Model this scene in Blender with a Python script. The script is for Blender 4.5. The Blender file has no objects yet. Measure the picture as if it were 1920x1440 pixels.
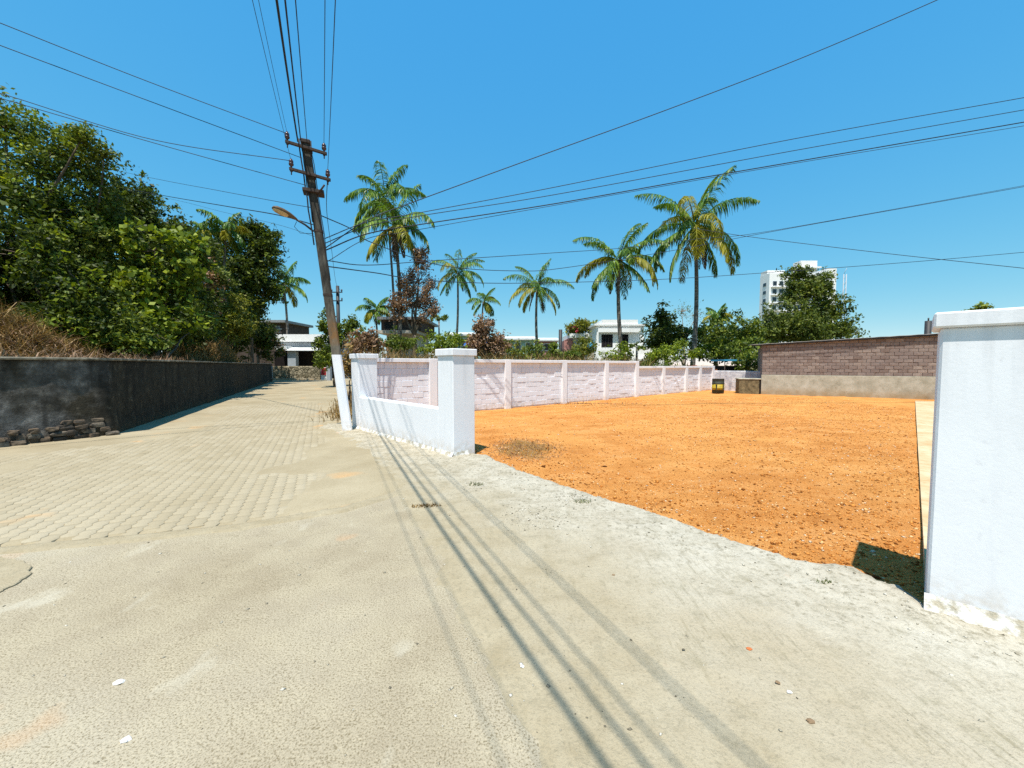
import bpy, math, random
import numpy as np
from mathutils import Vector

# ------------------------------------------------------------------ camera, sky, sun, exposure
S = bpy.context.scene
COL = S.collection
FPX, CX, CY, CAMZ = 723.0, 960.0, 720.0, 1.5
PITCH = math.atan(35.0 / FPX)

cam_d = bpy.data.cameras.new('camera')
cam = bpy.data.objects.new('camera', cam_d)
COL.objects.link(cam)
cam_d.sensor_width = 36.0
cam_d.lens = FPX / 1920.0 * 36.0
cam_d.clip_start = 0.05
cam_d.clip_end = 6000
cam.location = (0, 0, CAMZ)
cam.rotation_euler = (math.pi / 2 - PITCH, 0, 0)
S.camera = cam

SUN_EL = math.radians(69.5)
SH = Vector((0.26, 0.965)).normalized()          # the way shadows fall on the ground
w = bpy.data.worlds.new('World')
S.world = w
w.use_nodes = True
wn = w.node_tree
wn.nodes.clear()
sky = wn.nodes.new('ShaderNodeTexSky')
sky.sky_type = 'NISHITA'
sky.sun_disc = False
sky.sun_elevation = SUN_EL
sky.sun_rotation = math.atan2(-SH.x, -SH.y)
sky.altitude = 0
sky.air_density = 0.5
sky.dust_density = 0.0
sky.ozone_density = 6.0
sepc = wn.nodes.new('ShaderNodeSeparateColor')
comc = wn.nodes.new('ShaderNodeCombineColor')
wn.links.new(sky.outputs[0], sepc.inputs[0])
for ch, (k_, q_, p_) in enumerate(((1.00, 1.0, 1.05), (2.10, 1.342, 0.42), (4.45, 0.595, 0.08))):   # camera's colour response, the same all over the sky
    n1 = wn.nodes.new('ShaderNodeMath'); n1.operation = 'MULTIPLY'; n1.inputs[1].default_value = q_
    n2 = wn.nodes.new('ShaderNodeMath'); n2.operation = 'POWER'; n2.inputs[1].default_value = p_
    n3 = wn.nodes.new('ShaderNodeMath'); n3.operation = 'MULTIPLY'; n3.inputs[1].default_value = k_
    wn.links.new(sepc.outputs[ch], n1.inputs[0]); wn.links.new(n1.outputs[0], n2.inputs[0])
    wn.links.new(n2.outputs[0], n3.inputs[0]); wn.links.new(n3.outputs[0], comc.inputs[ch])
bg = wn.nodes.new('ShaderNodeBackground')
bg.inputs['Strength'].default_value = 0.125
wo = wn.nodes.new('ShaderNodeOutputWorld')
wn.links.new(comc.outputs[0], bg.inputs['Color'])
wn.links.new(bg.outputs[0], wo.inputs[0])

sun_d = bpy.data.lights.new('sun', 'SUN')
sun_d.energy = 5.0
sun_d.angle = math.radians(0.5)
sun_d.color = (1.0, 0.94, 0.84)
sun = bpy.data.objects.new('sun', sun_d)
COL.objects.link(sun)
sd = Vector((SH.x * math.cos(SUN_EL), SH.y * math.cos(SUN_EL), -math.sin(SUN_EL)))
sun.rotation_euler = sd.to_track_quat('-Z', 'Y').to_euler()
sun.location = (0, 0, 60)

S.view_settings.view_transform = 'Standard'
S.view_settings.look = 'None'
S.view_settings.exposure = 0.52
S.view_settings.gamma = 1.0
S.view_settings.use_curve_mapping = False
S.render.engine = 'CYCLES'
S.cycles.max_bounces = 6
S.cycles.transparent_max_bounces = 4
S.cycles.use_denoising = False

# ------------------------------------------------------------------ helpers
def ray(px, py):
    x = (px - CX) / FPX
    u = (CY - py) / FPX
    c, s = math.cos(PITCH), math.sin(PITCH)
    return Vector((x, c + u * s, -s + u * c))

def G(px, py, z=0.0):
    d = ray(px, py)
    t = (z - CAMZ) / d.z
    return Vector((d.x * t, d.y * t, z))

def P(px, py, Y):
    d = ray(px, py)
    t = Y / d.y
    return Vector((d.x * t, Y, CAMZ + d.z * t))

def hsh(ix, iy, seed):
    n = (ix * 374761393 + iy * 668265263 + seed * 974634777) & 0xffffffff
    n = ((n ^ (n >> 13)) * 1274126177) & 0xffffffff
    n = n ^ (n >> 16)
    return (n & 0xffff) / 65535.0

def vnoise(x, y, seed=0):
    x0 = np.floor(x).astype(np.int64); y0 = np.floor(y).astype(np.int64)
    fx = x - x0; fy = y - y0
    fx = fx * fx * (3 - 2 * fx); fy = fy * fy * (3 - 2 * fy)
    a = hsh(x0, y0, seed); b = hsh(x0 + 1, y0, seed)
    c = hsh(x0, y0 + 1, seed); d = hsh(x0 + 1, y0 + 1, seed)
    return (a + (b - a) * fx) * (1 - fy) + (c + (d - c) * fx) * fy

def fbm(x, y, seed=0, oct=4, gain=0.5):
    x = np.asarray(x, float); y = np.asarray(y, float)
    r = 0; a = 1.0; t = 0
    for i in range(oct):
        r = r + a * vnoise(x, y, seed + i * 7); t += a
        x = x * 2.03 + 11.3; y = y * 2.03 + 5.7; a *= gain
    return r / t - 0.5

def sstep(e0, e1, x):
    t = np.clip((x - e0) / (e1 - e0), 0, 1)
    return t * t * (3 - 2 * t)

def sdist(x, y, pts):
    """signed distance to an open polyline; positive on the left of its direction"""
    best = np.full(x.shape, 1e9); sgn = np.ones(x.shape)
    for (ax, ay), (bx, by) in zip(pts[:-1], pts[1:]):
        dx, dy = bx - ax, by - ay
        L2 = dx * dx + dy * dy
        t = np.clip(((x - ax) * dx + (y - ay) * dy) / L2, 0, 1)
        qx = x - (ax + t * dx); qy = y - (ay + t * dy)
        d = np.hypot(qx, qy)
        cr = dx * (y - ay) - dy * (x - ax)
        m = d < best - 1e-9
        best = np.where(m, d, best)
        sgn = np.where(m, np.sign(cr), sgn)
    return best * sgn

ORG = {}

def setp(o, label=None, cat=None, group=None, kind=None):
    if label: o['label'] = label
    if cat: o['category'] = cat
    if group: o['group'] = group
    if kind: o['kind'] = kind
    return o

def thing(name, label, cat, loc, group=None):
    o = bpy.data.objects.new(name, None)
    COL.objects.link(o)
    o.location = loc
    o.empty_display_size = 0.2
    ORG[o.name] = Vector(loc)
    return setp(o, label, cat, group)

def obj(name, me, mat, parent=None):
    o = bpy.data.objects.new(name, me)
    COL.objects.link(o)
    if mat is not None and len(me.materials) == 0:
        me.materials.append(mat)
    if parent is not None:
        o.parent = parent
        ORG[o.name] = ORG.get(parent.name, Vector((0, 0, 0)))
    else:
        ORG[o.name] = Vector((0, 0, 0))
    return o

def arr_mesh(name, V, Q, smooth=False):
    """V (n,3) float array, Q (m,k) int array"""
    me = bpy.data.meshes.new(name)
    V = np.ascontiguousarray(V, dtype=np.float32); Q = np.ascontiguousarray(Q, dtype=np.int32)
    m, k = Q.shape
    me.vertices.add(len(V)); me.vertices.foreach_set('co', V.ravel())
    me.loops.add(m * k); me.loops.foreach_set('vertex_index', Q.ravel())
    me.polygons.add(m)
    me.polygons.foreach_set('loop_start', np.arange(0, m * k, k, dtype=np.int32))
    me.polygons.foreach_set('loop_total', np.full(m, k, dtype=np.int32))
    if smooth:
        me.polygons.foreach_set('use_smooth', np.ones(m, dtype=bool))
    me.update(calc_edges=True)
    me.validate()
    return me

def arr_obj(name, V, Q, mat, parent=None, smooth=False):
    V = np.asarray(V, float)
    if parent is not None:
        V = V - np.array(ORG[parent.name])
    return obj(name, arr_mesh(name, V, Q, smooth), mat, parent)

class MB:
    def __init__(s):
        s.v = []; s.f = []; s.sm = []
    def add(s, vs, fs, smooth=False):
        b = len(s.v)
        s.v.extend(tuple(v) for v in vs)
        for f in fs:
            s.f.append([b + i for i in f]); s.sm.append(smooth)
        return s
    def frame_box(s, o, a, b, c, bev=0.0):
        """box with corner o and edge vectors a, b, c (right-handed); bev chamfers all edges"""
        o, a, b, c = Vector(o), Vector(a), Vector(b), Vector(c)
        la, lb, lc = a.length, b.length, c.length
        if bev <= 0 or min(la, lb, lc) < bev * 2.2:
            vs = [o, o + a, o + a + b, o + b, o + c, o + a + c, o + a + b + c, o + b + c]
            return s.add(vs, [[3, 2, 1, 0], [4, 5, 6, 7], [0, 1, 5, 4], [1, 2, 6, 5], [2, 3, 7, 6], [3, 0, 4, 7]])
        n = (a / la, b / lb, c / lc); L = (la, lb, lc)
        vs = []; idx = {}
        for sx in (0, 1):
            for sy in (0, 1):
                for sz in (0, 1):
                    sg = (sx, sy, sz)
                    for ax in range(3):
                        p = Vector(o)
                        for k in range(3):
                            d = L[k] * sg[k]
                            if k != ax:
                                d += bev * (1 - 2 * sg[k])
                            p = p + n[k] * d
                        idx[(sg, ax)] = len(vs); vs.append(p)
        fs = []
        for ax in range(3):
            u, v = (ax + 1) % 3, (ax + 2) % 3
            for side in (0, 1):
                q = []
                for (i, j) in ((0, 0), (1, 0), (1, 1), (0, 1)):
                    sg = [0, 0, 0]; sg[ax] = side; sg[u] = i; sg[v] = j
                    q.append(idx[(tuple(sg), ax)])
                fs.append(q if side else q[::-1])
        for ax in range(3):
            u, v = (ax + 1) % 3, (ax + 2) % 3
            for i in (0, 1):
                for j in (0, 1):
                    s0 = [0, 0, 0]; s0[u] = i; s0[v] = j
                    s1 = list(s0); s1[ax] = 1
                    q = [idx[(tuple(s0), u)], idx[(tuple(s1), u)], idx[(tuple(s1), v)], idx[(tuple(s0), v)]]
                    fs.append(q if (i == j) else q[::-1])
        for sg in [(i, j, k) for i in (0, 1) for j in (0, 1) for k in (0, 1)]:
            q = [idx[(sg, 0)], idx[(sg, 1)], idx[(sg, 2)]]
            fs.append(q if sum(sg) % 2 else q[::-1])
        return s.add(vs, fs)
    def box(s, x0, x1, y0, y1, z0, z1, bev=0.0):
        return s.frame_box((x0, y0, z0), (x1 - x0, 0, 0), (0, y1 - y0, 0), (0, 0, z1 - z0), bev)
    def tube(s, pts, rad, n=6, cap=True, smooth=True, squash=None):
        pts = [Vector(p) for p in pts]
        if not hasattr(rad, '__len__'): rad = [rad] * len(pts)
        ref = Vector((0.31, 0.17, 0.93))
        vs = []; fs = []
        for i, p in enumerate(pts):
            d = (pts[min(i + 1, len(pts) - 1)] - pts[max(i - 1, 0)])
            d = d.normalized() if d.length > 1e-9 else Vector((0, 0, 1))
            if abs(d.dot(ref)) > 0.9: rf = Vector((0.9, -0.3, 0.1))
            else: rf = ref
            e1 = d.cross(rf).normalized(); e2 = d.cross(e1)
            for k in range(n):
                a = 2 * math.pi * k / n
                vs.append(p + (e1 * math.cos(a) + e2 * math.sin(a)) * rad[i])
        for i in range(len(pts) - 1):
            for k in range(n):
                k2 = (k + 1) % n
                fs.append([i * n + k, i * n + k2, (i + 1) * n + k2, (i + 1) * n + k])
        if cap:
            fs.append(list(range(n))[::-1]); b = (len(pts) - 1) * n
            fs.append([b + k for k in range(n)])
        return s.add(vs, fs, smooth)
    def lathe(s, base, axis, prof, n=16, smooth=True):
        """prof: list of (along, radius)"""
        axis = Vector(axis).normalized()
        return s.tube([Vector(base) + axis * a for a, r in prof], [max(r, 1e-4) for a, r in prof], n, True, smooth)
    def prism(s, poly, z0, z1):
        n = len(poly)
        vs = [(x, y, z0) for x, y in poly] + [(x, y, z1) for x, y in poly]
        fs = [list(range(n))[::-1], [n + i for i in range(n)]]
        for i in range(n):
            j = (i + 1) % n
            fs.append([i, j, n + j, n + i])
        return s.add(vs, fs)
    def build(s, name, mat, parent=None):
        me = bpy.data.meshes.new(name)
        o0 = ORG[parent.name] if parent is not None else Vector((0, 0, 0))
        me.from_pydata([(v[0] - o0.x, v[1] - o0.y, v[2] - o0.z) for v in s.v], [], s.f)
        me.polygons.foreach_set('use_smooth', s.sm)
        me.update()
        return obj(name, me, mat, parent)

def grid(x0, x1, y0, y1, res):
    nx = max(2, int(round((x1 - x0) / res)) + 1); ny = max(2, int(round((y1 - y0) / res)) + 1)
    X, Y = np.meshgrid(np.linspace(x0, x1, nx), np.linspace(y0, y1, ny))
    i = np.arange(nx * ny).reshape(ny, nx)
    Q = np.stack([i[:-1, :-1], i[:-1, 1:], i[1:, 1:], i[1:, :-1]], -1).reshape(-1, 4)
    return X.ravel(), Y.ravel(), Q

def prune(V, Q, keep):
    """keep: bool per vertex; drops the quads with no kept vertex and the loose vertices"""
    Q = Q[keep[Q].any(1)]
    used = np.zeros(len(V), bool); used[Q.ravel()] = True
    m = np.cumsum(used) - 1
    return V[used], m[Q]

# ------------------------------------------------------------------ materials
class Mat:
    def __init__(s, name, rough=0.9, spec=0.15):
        s.m = bpy.data.materials.new(name); s.m.use_nodes = True
        s.nt = s.m.node_tree; s.b = s.nt.nodes['Principled BSDF']
        s.b.inputs['Roughness'].default_value = rough
        s.b.inputs['Specular IOR Level'].default_value = spec
        s.geo = s.nt.nodes.new('ShaderNodeNewGeometry')
        s.pos = s.geo.outputs['Position']
        s.island = s.geo.outputs['Random Per Island']
    def _in(s, sock, v):
        if isinstance(v, bpy.types.NodeSocket): s.nt.links.new(v, sock)
        elif isinstance(v, (tuple, list)) and len(v) == 3 and sock.type == 'RGBA': sock.default_value = (*v, 1)
        else: sock.default_value = v
    def objrand(s):
        return s.nt.nodes.new('ShaderNodeObjectInfo').outputs['Random']
    def scale(s, v, vec=None, rotz=0):
        n = s.nt.nodes.new('ShaderNodeMapping')
        n.inputs['Scale'].default_value = v
        n.inputs['Rotation'].default_value = (0, 0, rotz)
        s.nt.links.new(vec or s.pos, n.inputs['Vector'])
        return n.outputs[0]
    def noise(s, scale, detail=5, rough=0.6, vec=None, dist=0.0):
        n = s.nt.nodes.new('ShaderNodeTexNoise')
        n.inputs['Scale'].default_value = scale; n.inputs['Detail'].default_value = detail
        n.inputs['Roughness'].default_value = rough; n.inputs['Distortion'].default_value = dist
        s.nt.links.new(vec or s.pos, n.inputs['Vector'])
        return n.outputs['Fac']
    def vor(s, scale, feature='F1', vec=None, out='Distance'):
        n = s.nt.nodes.new('ShaderNodeTexVoronoi')
        n.feature = feature; n.inputs['Scale'].default_value = scale
        s.nt.links.new(vec or s.pos, n.inputs['Vector'])
        return n.outputs[out]
    def ramp(s, fac, stops, const=False):
        n = s.nt.nodes.new('ShaderNodeValToRGB')
        e = n.color_ramp.elements
        while len(e) < len(stops): e.new(0.5)
        for i, (p, c) in enumerate(stops):
            e[i].position = p
            if not hasattr(c, '__len__'): c = (c, c, c)
            e[i].color = (*c, 1)
        if const: n.color_ramp.interpolation = 'CONSTANT'
        s._in(n.inputs[0], fac)
        return n.outputs[0]
    def mix(s, fac, a, b, mode='MIX'):
        n = s.nt.nodes.new('ShaderNodeMix'); n.data_type = 'RGBA'; n.blend_type = mode
        s._in(n.inputs[0], fac); s._in(n.inputs[6], a); s._in(n.inputs[7], b)
        return n.outputs[2]
    def math(s, op, a, b=0.0):
        n = s.nt.nodes.new('ShaderNodeMath'); n.operation = op
        s._in(n.inputs[0], a); s._in(n.inputs[1], b)
        return n.outputs[0]
    def sep(s, axis, vec=None):
        n = s.nt.nodes.new('ShaderNodeSeparateXYZ')
        s.nt.links.new(vec or s.pos, n.inputs[0])
        return n.outputs[axis]
    def lin(s, ax, ay, c):
        """ax*x + ay*y + c of the world position"""
        a = s.math('MULTIPLY', s.sep(0), ax); b = s.math('MULTIPLY', s.sep(1), ay)
        return s.math('ADD', s.math('ADD', a, b), c)
    def range(s, v, a, b):
        n = s.nt.nodes.new('ShaderNodeMapRange')
        s._in(n.inputs[0], v); n.inputs[1].default_value = a; n.inputs[2].default_value = b
        n.interpolation_type = 'SMOOTHSTEP'
        return n.outputs[0]
    def bump(s, h, strength=0.5, dist=0.02):
        n = s.nt.nodes.new('ShaderNodeBump')
        n.inputs['Strength'].default_value = strength; n.inputs['Distance'].default_value = dist
        s._in(n.inputs['Height'], h)
        s.nt.links.new(n.outputs[0], s.b.inputs['Normal'])
    def col(s, c):
        s._in(s.b.inputs['Base Color'], c)
        return s

def plain(name, c, rough=0.7, spec=0.3, var=0.25, scale=6.0, metal=0.0, bump=0.0):
    m = Mat(name, rough, spec)
    n = m.noise(scale, 6, 0.65)
    d = tuple(x * (1 - var) for x in c); l = tuple(min(1, x * (1 + var)) for x in c)
    m.col(m.ramp(n, [(0.3, d), (0.7, l)]))
    m.b.inputs['Metallic'].default_value = metal
    if bump: m.bump(m.noise(scale * 6, 5), bump, 0.01)
    return m.m

def leafmat(name, stops, trans=0.34, rough=0.55):
    m = Mat(name, rough, 0.25)
    big = m.noise(0.55, 3)
    f = m.math('ADD', m.math('MULTIPLY', m.island, 0.7), m.math('MULTIPLY', m.math('SUBTRACT', big, 0.35), 0.9))
    c = m.ramp(f, stops)
    m.col(c)
    t = m.nt.nodes.new('ShaderNodeBsdfTranslucent')
    tc = m.mix(1.0, c, (1.0, 1.0, 0.35), 'MULTIPLY')
    m.nt.links.new(tc, t.inputs[0])
    mx = m.nt.nodes.new('ShaderNodeMixShader'); mx.inputs[0].default_value = trans
    out = m.nt.nodes['Material Output']
    m.nt.links.new(m.b.outputs[0], mx.inputs[1]); m.nt.links.new(t.outputs[0], mx.inputs[2])
    m.nt.links.new(mx.outputs[0], out.inputs[0])
    return m.m

MT = {}
# -- ground colours
m = Mat('earth_mat'); n = m.noise(0.3, 6); n2 = m.noise(3.0, 6)
m.col(m.mix(m.ramp(n2, [(0.4, 0), (0.65, 1)]), m.ramp(n, [(0.35, (0.16, 0.12, 0.05)), (0.65, (0.10, 0.13, 0.04))]), (0.22, 0.17, 0.08)))
MT['earth'] = m.m

m = Mat('tar_mat', 0.95, 0.1)
big = m.noise(0.55, 4, 0.55); mid = m.noise(3.2, 5); fine = m.noise(115, 3, 0.75); grit = m.vor(110, 'F1')
c = m.ramp(big, [(0.32, (0.285, 0.236, 0.160)), (0.52, (0.345, 0.296, 0.214)), (0.70, (0.40, 0.358, 0.275))])
c = m.mix(m.math('MULTIPLY', m.ramp(mid, [(0.40, 0), (0.62, 1)]), 0.35), c, (0.44, 0.385, 0.27))
c = m.mix(m.ramp(fine, [(0.38, 0.75), (0.49, 0.0)]), c, (0.13, 0.10, 0.05))
c = m.mix(m.ramp(fine, [(0.55, 0.0), (0.70, 0.5)]), c, (0.52, 0.44, 0.30))
c = m.mix(m.math('MULTIPLY', m.ramp(m.vor(38, 'F1'), [(0.10, 1), (0.20, 0)]), m.ramp(m.noise(3, 4), [(0.50, 0), (0.64, 0.8)])), c, (0.12, 0.09, 0.05))
c = m.mix(m.math('MULTIPLY', m.ramp(m.noise(1.1, 3), [(0.66, 0), (0.74, 1)]), 0.5), c, (0.50, 0.26, 0.11))
c = m.mix(m.math('MULTIPLY', m.ramp(m.noise(2.3, 3, vec=m.scale((1.2, 0.8, 1))), [(0.62, 0), (0.72, 1)]), 0.35), c, (0.52, 0.49, 0.40))
m.col(c)
m.bump(m.math('ADD', fine, m.math('MULTIPLY', grit, 0.5)), 0.6, 0.006)
MT['tar'] = m.m

m = Mat('apron_mat', 0.92, 0.12)
strk = m.noise(38, 5, 0.7, m.scale((1.0, 0.10, 1.0), rotz=math.radians(-38)))
big = m.noise(0.8, 4); mid = m.noise(4.5, 6, 0.7); fine = m.noise(90, 3)
c = m.ramp(big, [(0.32, (0.385, 0.33, 0.24)), (0.55, (0.445, 0.402, 0.315)), (0.72, (0.495, 0.465, 0.395))])
c = m.mix(m.math('MULTIPLY', m.ramp(strk, [(0.36, 1), (0.48, 0)]), m.ramp(m.noise(1.1, 4), [(0.42, 0.0), (0.6, 0.6)])), c, (0.21, 0.185, 0.12))
c = m.mix(m.math('MULTIPLY', m.ramp(mid, [(0.30, 1), (0.44, 0)]), 0.45), c, (0.24, 0.22, 0.14))
c = m.mix(m.math('MULTIPLY', m.ramp(fine, [(0.32, 1), (0.45, 0)]), 0.35), c, (0.22, 0.20, 0.15))
tl = m.range(m.math('ADD', m.lin(0.91, 0.41, -0.82 + 0.25), m.math('MULTIPLY', m.math('SUBTRACT', m.noise(1.3, 5), 0.5), 2.4)), 2.3, 0.1)   # tar dust trodden onto the concrete along the road
c = m.mix(m.math('MULTIPLY', tl, 0.85), c, m.ramp(mid, [(0.35, (0.30, 0.243, 0.15)), (0.65, (0.365, 0.308, 0.205))]))
c = m.mix(m.math('MULTIPLY', m.ramp(m.noise(58, 4, 0.8), [(0.36, 0.6), (0.48, 0.0)]), 0.8), c, (0.19, 0.165, 0.11))
dust = m.math('MULTIPLY', m.range(m.math('ADD', m.lin(0.69, 0.72, -3.35), m.math('MULTIPLY', m.math('SUBTRACT', m.noise(1.9, 5), 0.5), 1.6)), -1.1, 0.1), m.range(m.lin(0.69, 0.72, -3.35), 2.2, 0.8))   # cement dust swept along the plot edge
c = m.mix(m.math('MULTIPLY', dust, 0.42), c, m.ramp(mid, [(0.36, (0.31, 0.285, 0.225)), (0.58, (0.50, 0.47, 0.40))]))
c = m.mix(m.math('MULTIPLY', m.math('MULTIPLY', dust, m.ramp(m.noise(24, 5, 0.75), [(0.36, 1), (0.48, 0)])), 0.75), c, (0.17, 0.15, 0.10))
c = m.mix(m.math('MULTIPLY', m.ramp(m.noise(7.5, 6, 0.75), [(0.33, 1), (0.45, 0)]), 0.4), c, (0.21, 0.185, 0.125))
# mossy stain at the foot of the gate pillar
st = m.math('MULTIPLY', m.range(m.lin(0.69, -0.72, -0.55), -0.2, 0.9), m.ramp(m.noise(3.0, 5), [(0.35, 0), (0.6, 1)]))
c = m.mix(m.math('MULTIPLY', st, 0.7), c, (0.30, 0.25, 0.13))
c = m.mix(m.math('MULTIPLY', m.ramp(m.noise(1.7, 2), [(0.70, 0), (0.76, 1)]), 0.5), c, (0.55, 0.27, 0.15))
m.col(c)
m.bump(m.math('ADD', m.math('MULTIPLY', strk, 0.7), m.math('ADD', m.math('MULTIPLY', fine, 0.5), m.math('MULTIPLY', m.noise(24, 5, 0.75), 0.8))), 0.7, 0.016)
MT['apron'] = m.m

m = Mat('soil_mat', 0.97, 0.05)
big = m.noise(0.35, 4); mid = m.noise(2.2, 6, 0.65, m.scale((0.6, 1, 1))); fine = m.noise(30, 5, 0.8); gr = m.noise(85, 3, 0.7)
c = m.ramp(mid, [(0.30, (0.44, 0.172, 0.042)), (0.50, (0.57, 0.242, 0.066)), (0.68, (0.66, 0.33, 0.115))])
c = m.mix(m.math('MULTIPLY', m.ramp(big, [(0.42, 0), (0.62, 1)]), 0.6), c, (0.68, 0.335, 0.10))
c = m.mix(m.math('MULTIPLY', m.ramp(fine, [(0.30, 1), (0.42, 0)]), 0.5), c, (0.28, 0.085, 0.014))
c = m.mix(m.math('MULTIPLY', m.ramp(gr, [(0.36, 1), (0.45, 0)]), 0.7), c, (0.20, 0.066, 0.016))
c = m.mix(m.math('MULTIPLY', m.ramp(gr, [(0.58, 0), (0.70, 1)]), 0.6), c, (0.66, 0.36, 0.13))
# dry dung-brown patch of litter just inside the gate post
pd = m.nt.nodes.new('ShaderNodeVectorMath'); pd.operation = 'DISTANCE'
pc = m.scale((1.0, 0.6, 1.0)); m.nt.links.new(pc, pd.inputs[0])
g0 = G(985, 838); pd.inputs[1].default_value = (g0.x, g0.y * 0.6, 0)
pf = m.math('MULTIPLY', m.ramp(m.math('ADD', pd.outputs['Value'], m.math('MULTIPLY', m.noise(3.5, 4), 0.9)), [(0.80, 1), (1.35, 0)]), 0.8)
c = m.mix(pf, c, m.ramp(fine, [(0.4, (0.13, 0.07, 0.02)), (0.6, (0.30, 0.19, 0.07))]))
m.col(c)
m.bump(m.math('ADD', fine, m.math('MULTIPLY', gr, 0.6)), 0.9, 0.028)
MT['soil'] = m.m
MT['clod'] = None
m = Mat('clod_mat', 0.97, 0.05)
m.col(m.ramp(m.island, [(0.0, (0.10, 0.032, 0.010)), (0.22, (0.36, 0.125, 0.025)), (0.5, (0.55, 0.22, 0.05)), (0.8, (0.64, 0.29, 0.08)), (0.93, (0.66, 0.42, 0.20)), (1.0, (0.50, 0.42, 0.32))]))
m.bump(m.noise(90, 4), 0.6, 0.01)
MT['clod'] = m.m
m = Mat('gravel_mat', 0.9, 0.1)
m.col(m.ramp(m.island, [(0.0, (0.10, 0.085, 0.06)), (0.3, (0.26, 0.23, 0.17)), (0.75, (0.45, 0.41, 0.33)), (1.0, (0.62, 0.58, 0.50))]))
MT['gravel'] = m.m

m = Mat('paver_mat', 0.92, 0.12)
big = m.noise(0.5, 4); fine = m.noise(60, 4, 0.7)
r = m.math('ADD', m.math('MULTIPLY', m.math('ADD', m.math('MULTIPLY', m.island, 0.6), m.math('MULTIPLY', m.objrand(), 0.4)), 0.45), m.math('MULTIPLY', big, 0.9))
c = m.ramp(r, [(0.30, (0.280, 0.230, 0.146)), (0.60, (0.330, 0.277, 0.186)), (0.90, (0.38, 0.327, 0.232))])
c = m.mix(m.math('MULTIPLY', m.ramp(fine, [(0.33, 1), (0.5, 0)]), 0.45), c, (0.22, 0.18, 0.11))
c = m.mix(m.math('MULTIPLY', m.ramp(m.noise(0.9, 3), [(0.66, 0), (0.73, 1)]), 0.5), c, (0.54, 0.31, 0.13))
m.col(c); m.bump(fine, 0.5, 0.005)
MT['paver'] = m.m
m = Mat('sand_mat', 0.97, 0.05)
c = m.ramp(m.noise(0.8, 5), [(0.35, (0.28, 0.23, 0.148)), (0.65, (0.365, 0.31, 0.212))])
c = m.mix(m.math('MULTIPLY', m.ramp(m.noise(0.7, 3), [(0.62, 0), (0.7, 1)]), 0.55), c, (0.52, 0.30, 0.13))
c = m.mix(m.math('MULTIPLY', m.ramp(m.noise(70, 4), [(0.35, 1), (0.5, 0)]), 0.45), c, (0.20, 0.16, 0.09))
m.col(c); m.bump(m.noise(60, 4), 0.4, 0.005)
MT['sand'] = m.m

# -- walls
def whitewash(name, tint=(0.79, 0.795, 0.825), dirt=0.34):
    m = Mat(name, 0.75, 0.2)
    a = m.noise(1.6, 5); b = m.noise(14, 6, 0.7); v = m.noise(6, 5, 0.6, m.scale((1, 1, 0.12)))
    c = m.ramp(a, [(0.3, tuple(x * 0.94 for x in tint)), (0.7, tint)])
    c = m.mix(m.math('MULTIPLY', m.ramp(v, [(0.30, 1), (0.46, 0)]), dirt * 0.7), c, (0.50, 0.51, 0.55))
    c = m.mix(m.math('MULTIPLY', m.ramp(b, [(0.28, 1), (0.40, 0)]), dirt), c, (0.50, 0.50, 0.53))
    c = m.mix(m.math('MULTIPLY', m.math('MULTIPLY', m.range(m.sep(2), 0.9, 1.7), m.ramp(m.noise(9, 4, 0.6, m.scale((1, 1, 0.05))), [(0.50, 0), (0.66, 1)])), dirt * 0.55), c, (0.36, 0.36, 0.37))
    low = m.range(m.sep(2), 0.32, -0.02)
    c = m.mix(m.math('MULTIPLY', m.math('MULTIPLY', low, m.ramp(m.noise(11, 5), [(0.40, 0), (0.60, 1)])), 0.6), c, (0.50, 0.38, 0.25))
    m.col(c); m.bump(m.math('ADD', b, m.math('MULTIPLY', m.noise(55, 4), 0.3)), 0.28, 0.005)
    return m.m
MT['white'] = whitewash('whitewash_mat')
MT['white_block'] = whitewash('whitewashed_block_mat', (0.76, 0.775, 0.83), 0.45)
m = Mat('skirt_mat', 0.9, 0.1)
m.col(m.mix(m.ramp(m.noise(14, 5), [(0.38, 0), (0.58, 1)]), (0.70, 0.69, 0.67), (0.38, 0.34, 0.26)))
m.bump(m.noise(40, 5), 0.8, 0.015)
MT['skirt'] = m.m

m = Mat('black_wall_mat', 0.95, 0.08)
a = m.noise(0.9, 5); b = m.noise(5.0, 6, 0.7); v = m.noise(3.0, 5, 0.6, m.scale((1, 1, 0.10))); f = m.noise(38, 4, 0.7)
near = m.range(m.lin(-0.517, -0.856, 2.605), -0.1, 0.1)   # near stretch, grazed by the sun; that light is painted in as grey
dark = m.ramp(b, [(0.30, (0.022, 0.020, 0.015)), (0.60, (0.055, 0.047, 0.034)), (0.76, (0.13, 0.11, 0.075))])
grey = m.ramp(b, [(0.32, (0.05, 0.047, 0.042)), (0.52, (0.14, 0.135, 0.128)), (0.70, (0.30, 0.29, 0.275))])
sel = m.math('MULTIPLY', m.ramp(a, [(0.40, 0), (0.58, 1)]), 0.9)
c = m.mix(m.math('MULTIPLY', sel, near), dark, grey)
c = m.mix(m.math('MULTIPLY', m.ramp(v, [(0.34, 1), (0.5, 0)]), 0.6), c, (0.015, 0.015, 0.014))
c = m.mix(m.math('MULTIPLY', m.ramp(m.noise(7, 5), [(0.60, 0), (0.74, 1)]), 0.5), c, (0.17, 0.15, 0.11))
c = m.mix(m.math('MULTIPLY', m.range(m.sep(2), 0.25, 0.0), 0.6), c, (0.13, 0.09, 0.05))
m.col(c); m.bump(m.math('ADD', b, m.math('MULTIPLY', f, 0.6)), 0.9, 0.03)
MT['blackwall'] = m.m
m = Mat('wall_cope_mat', 0.95, 0.05)
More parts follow.
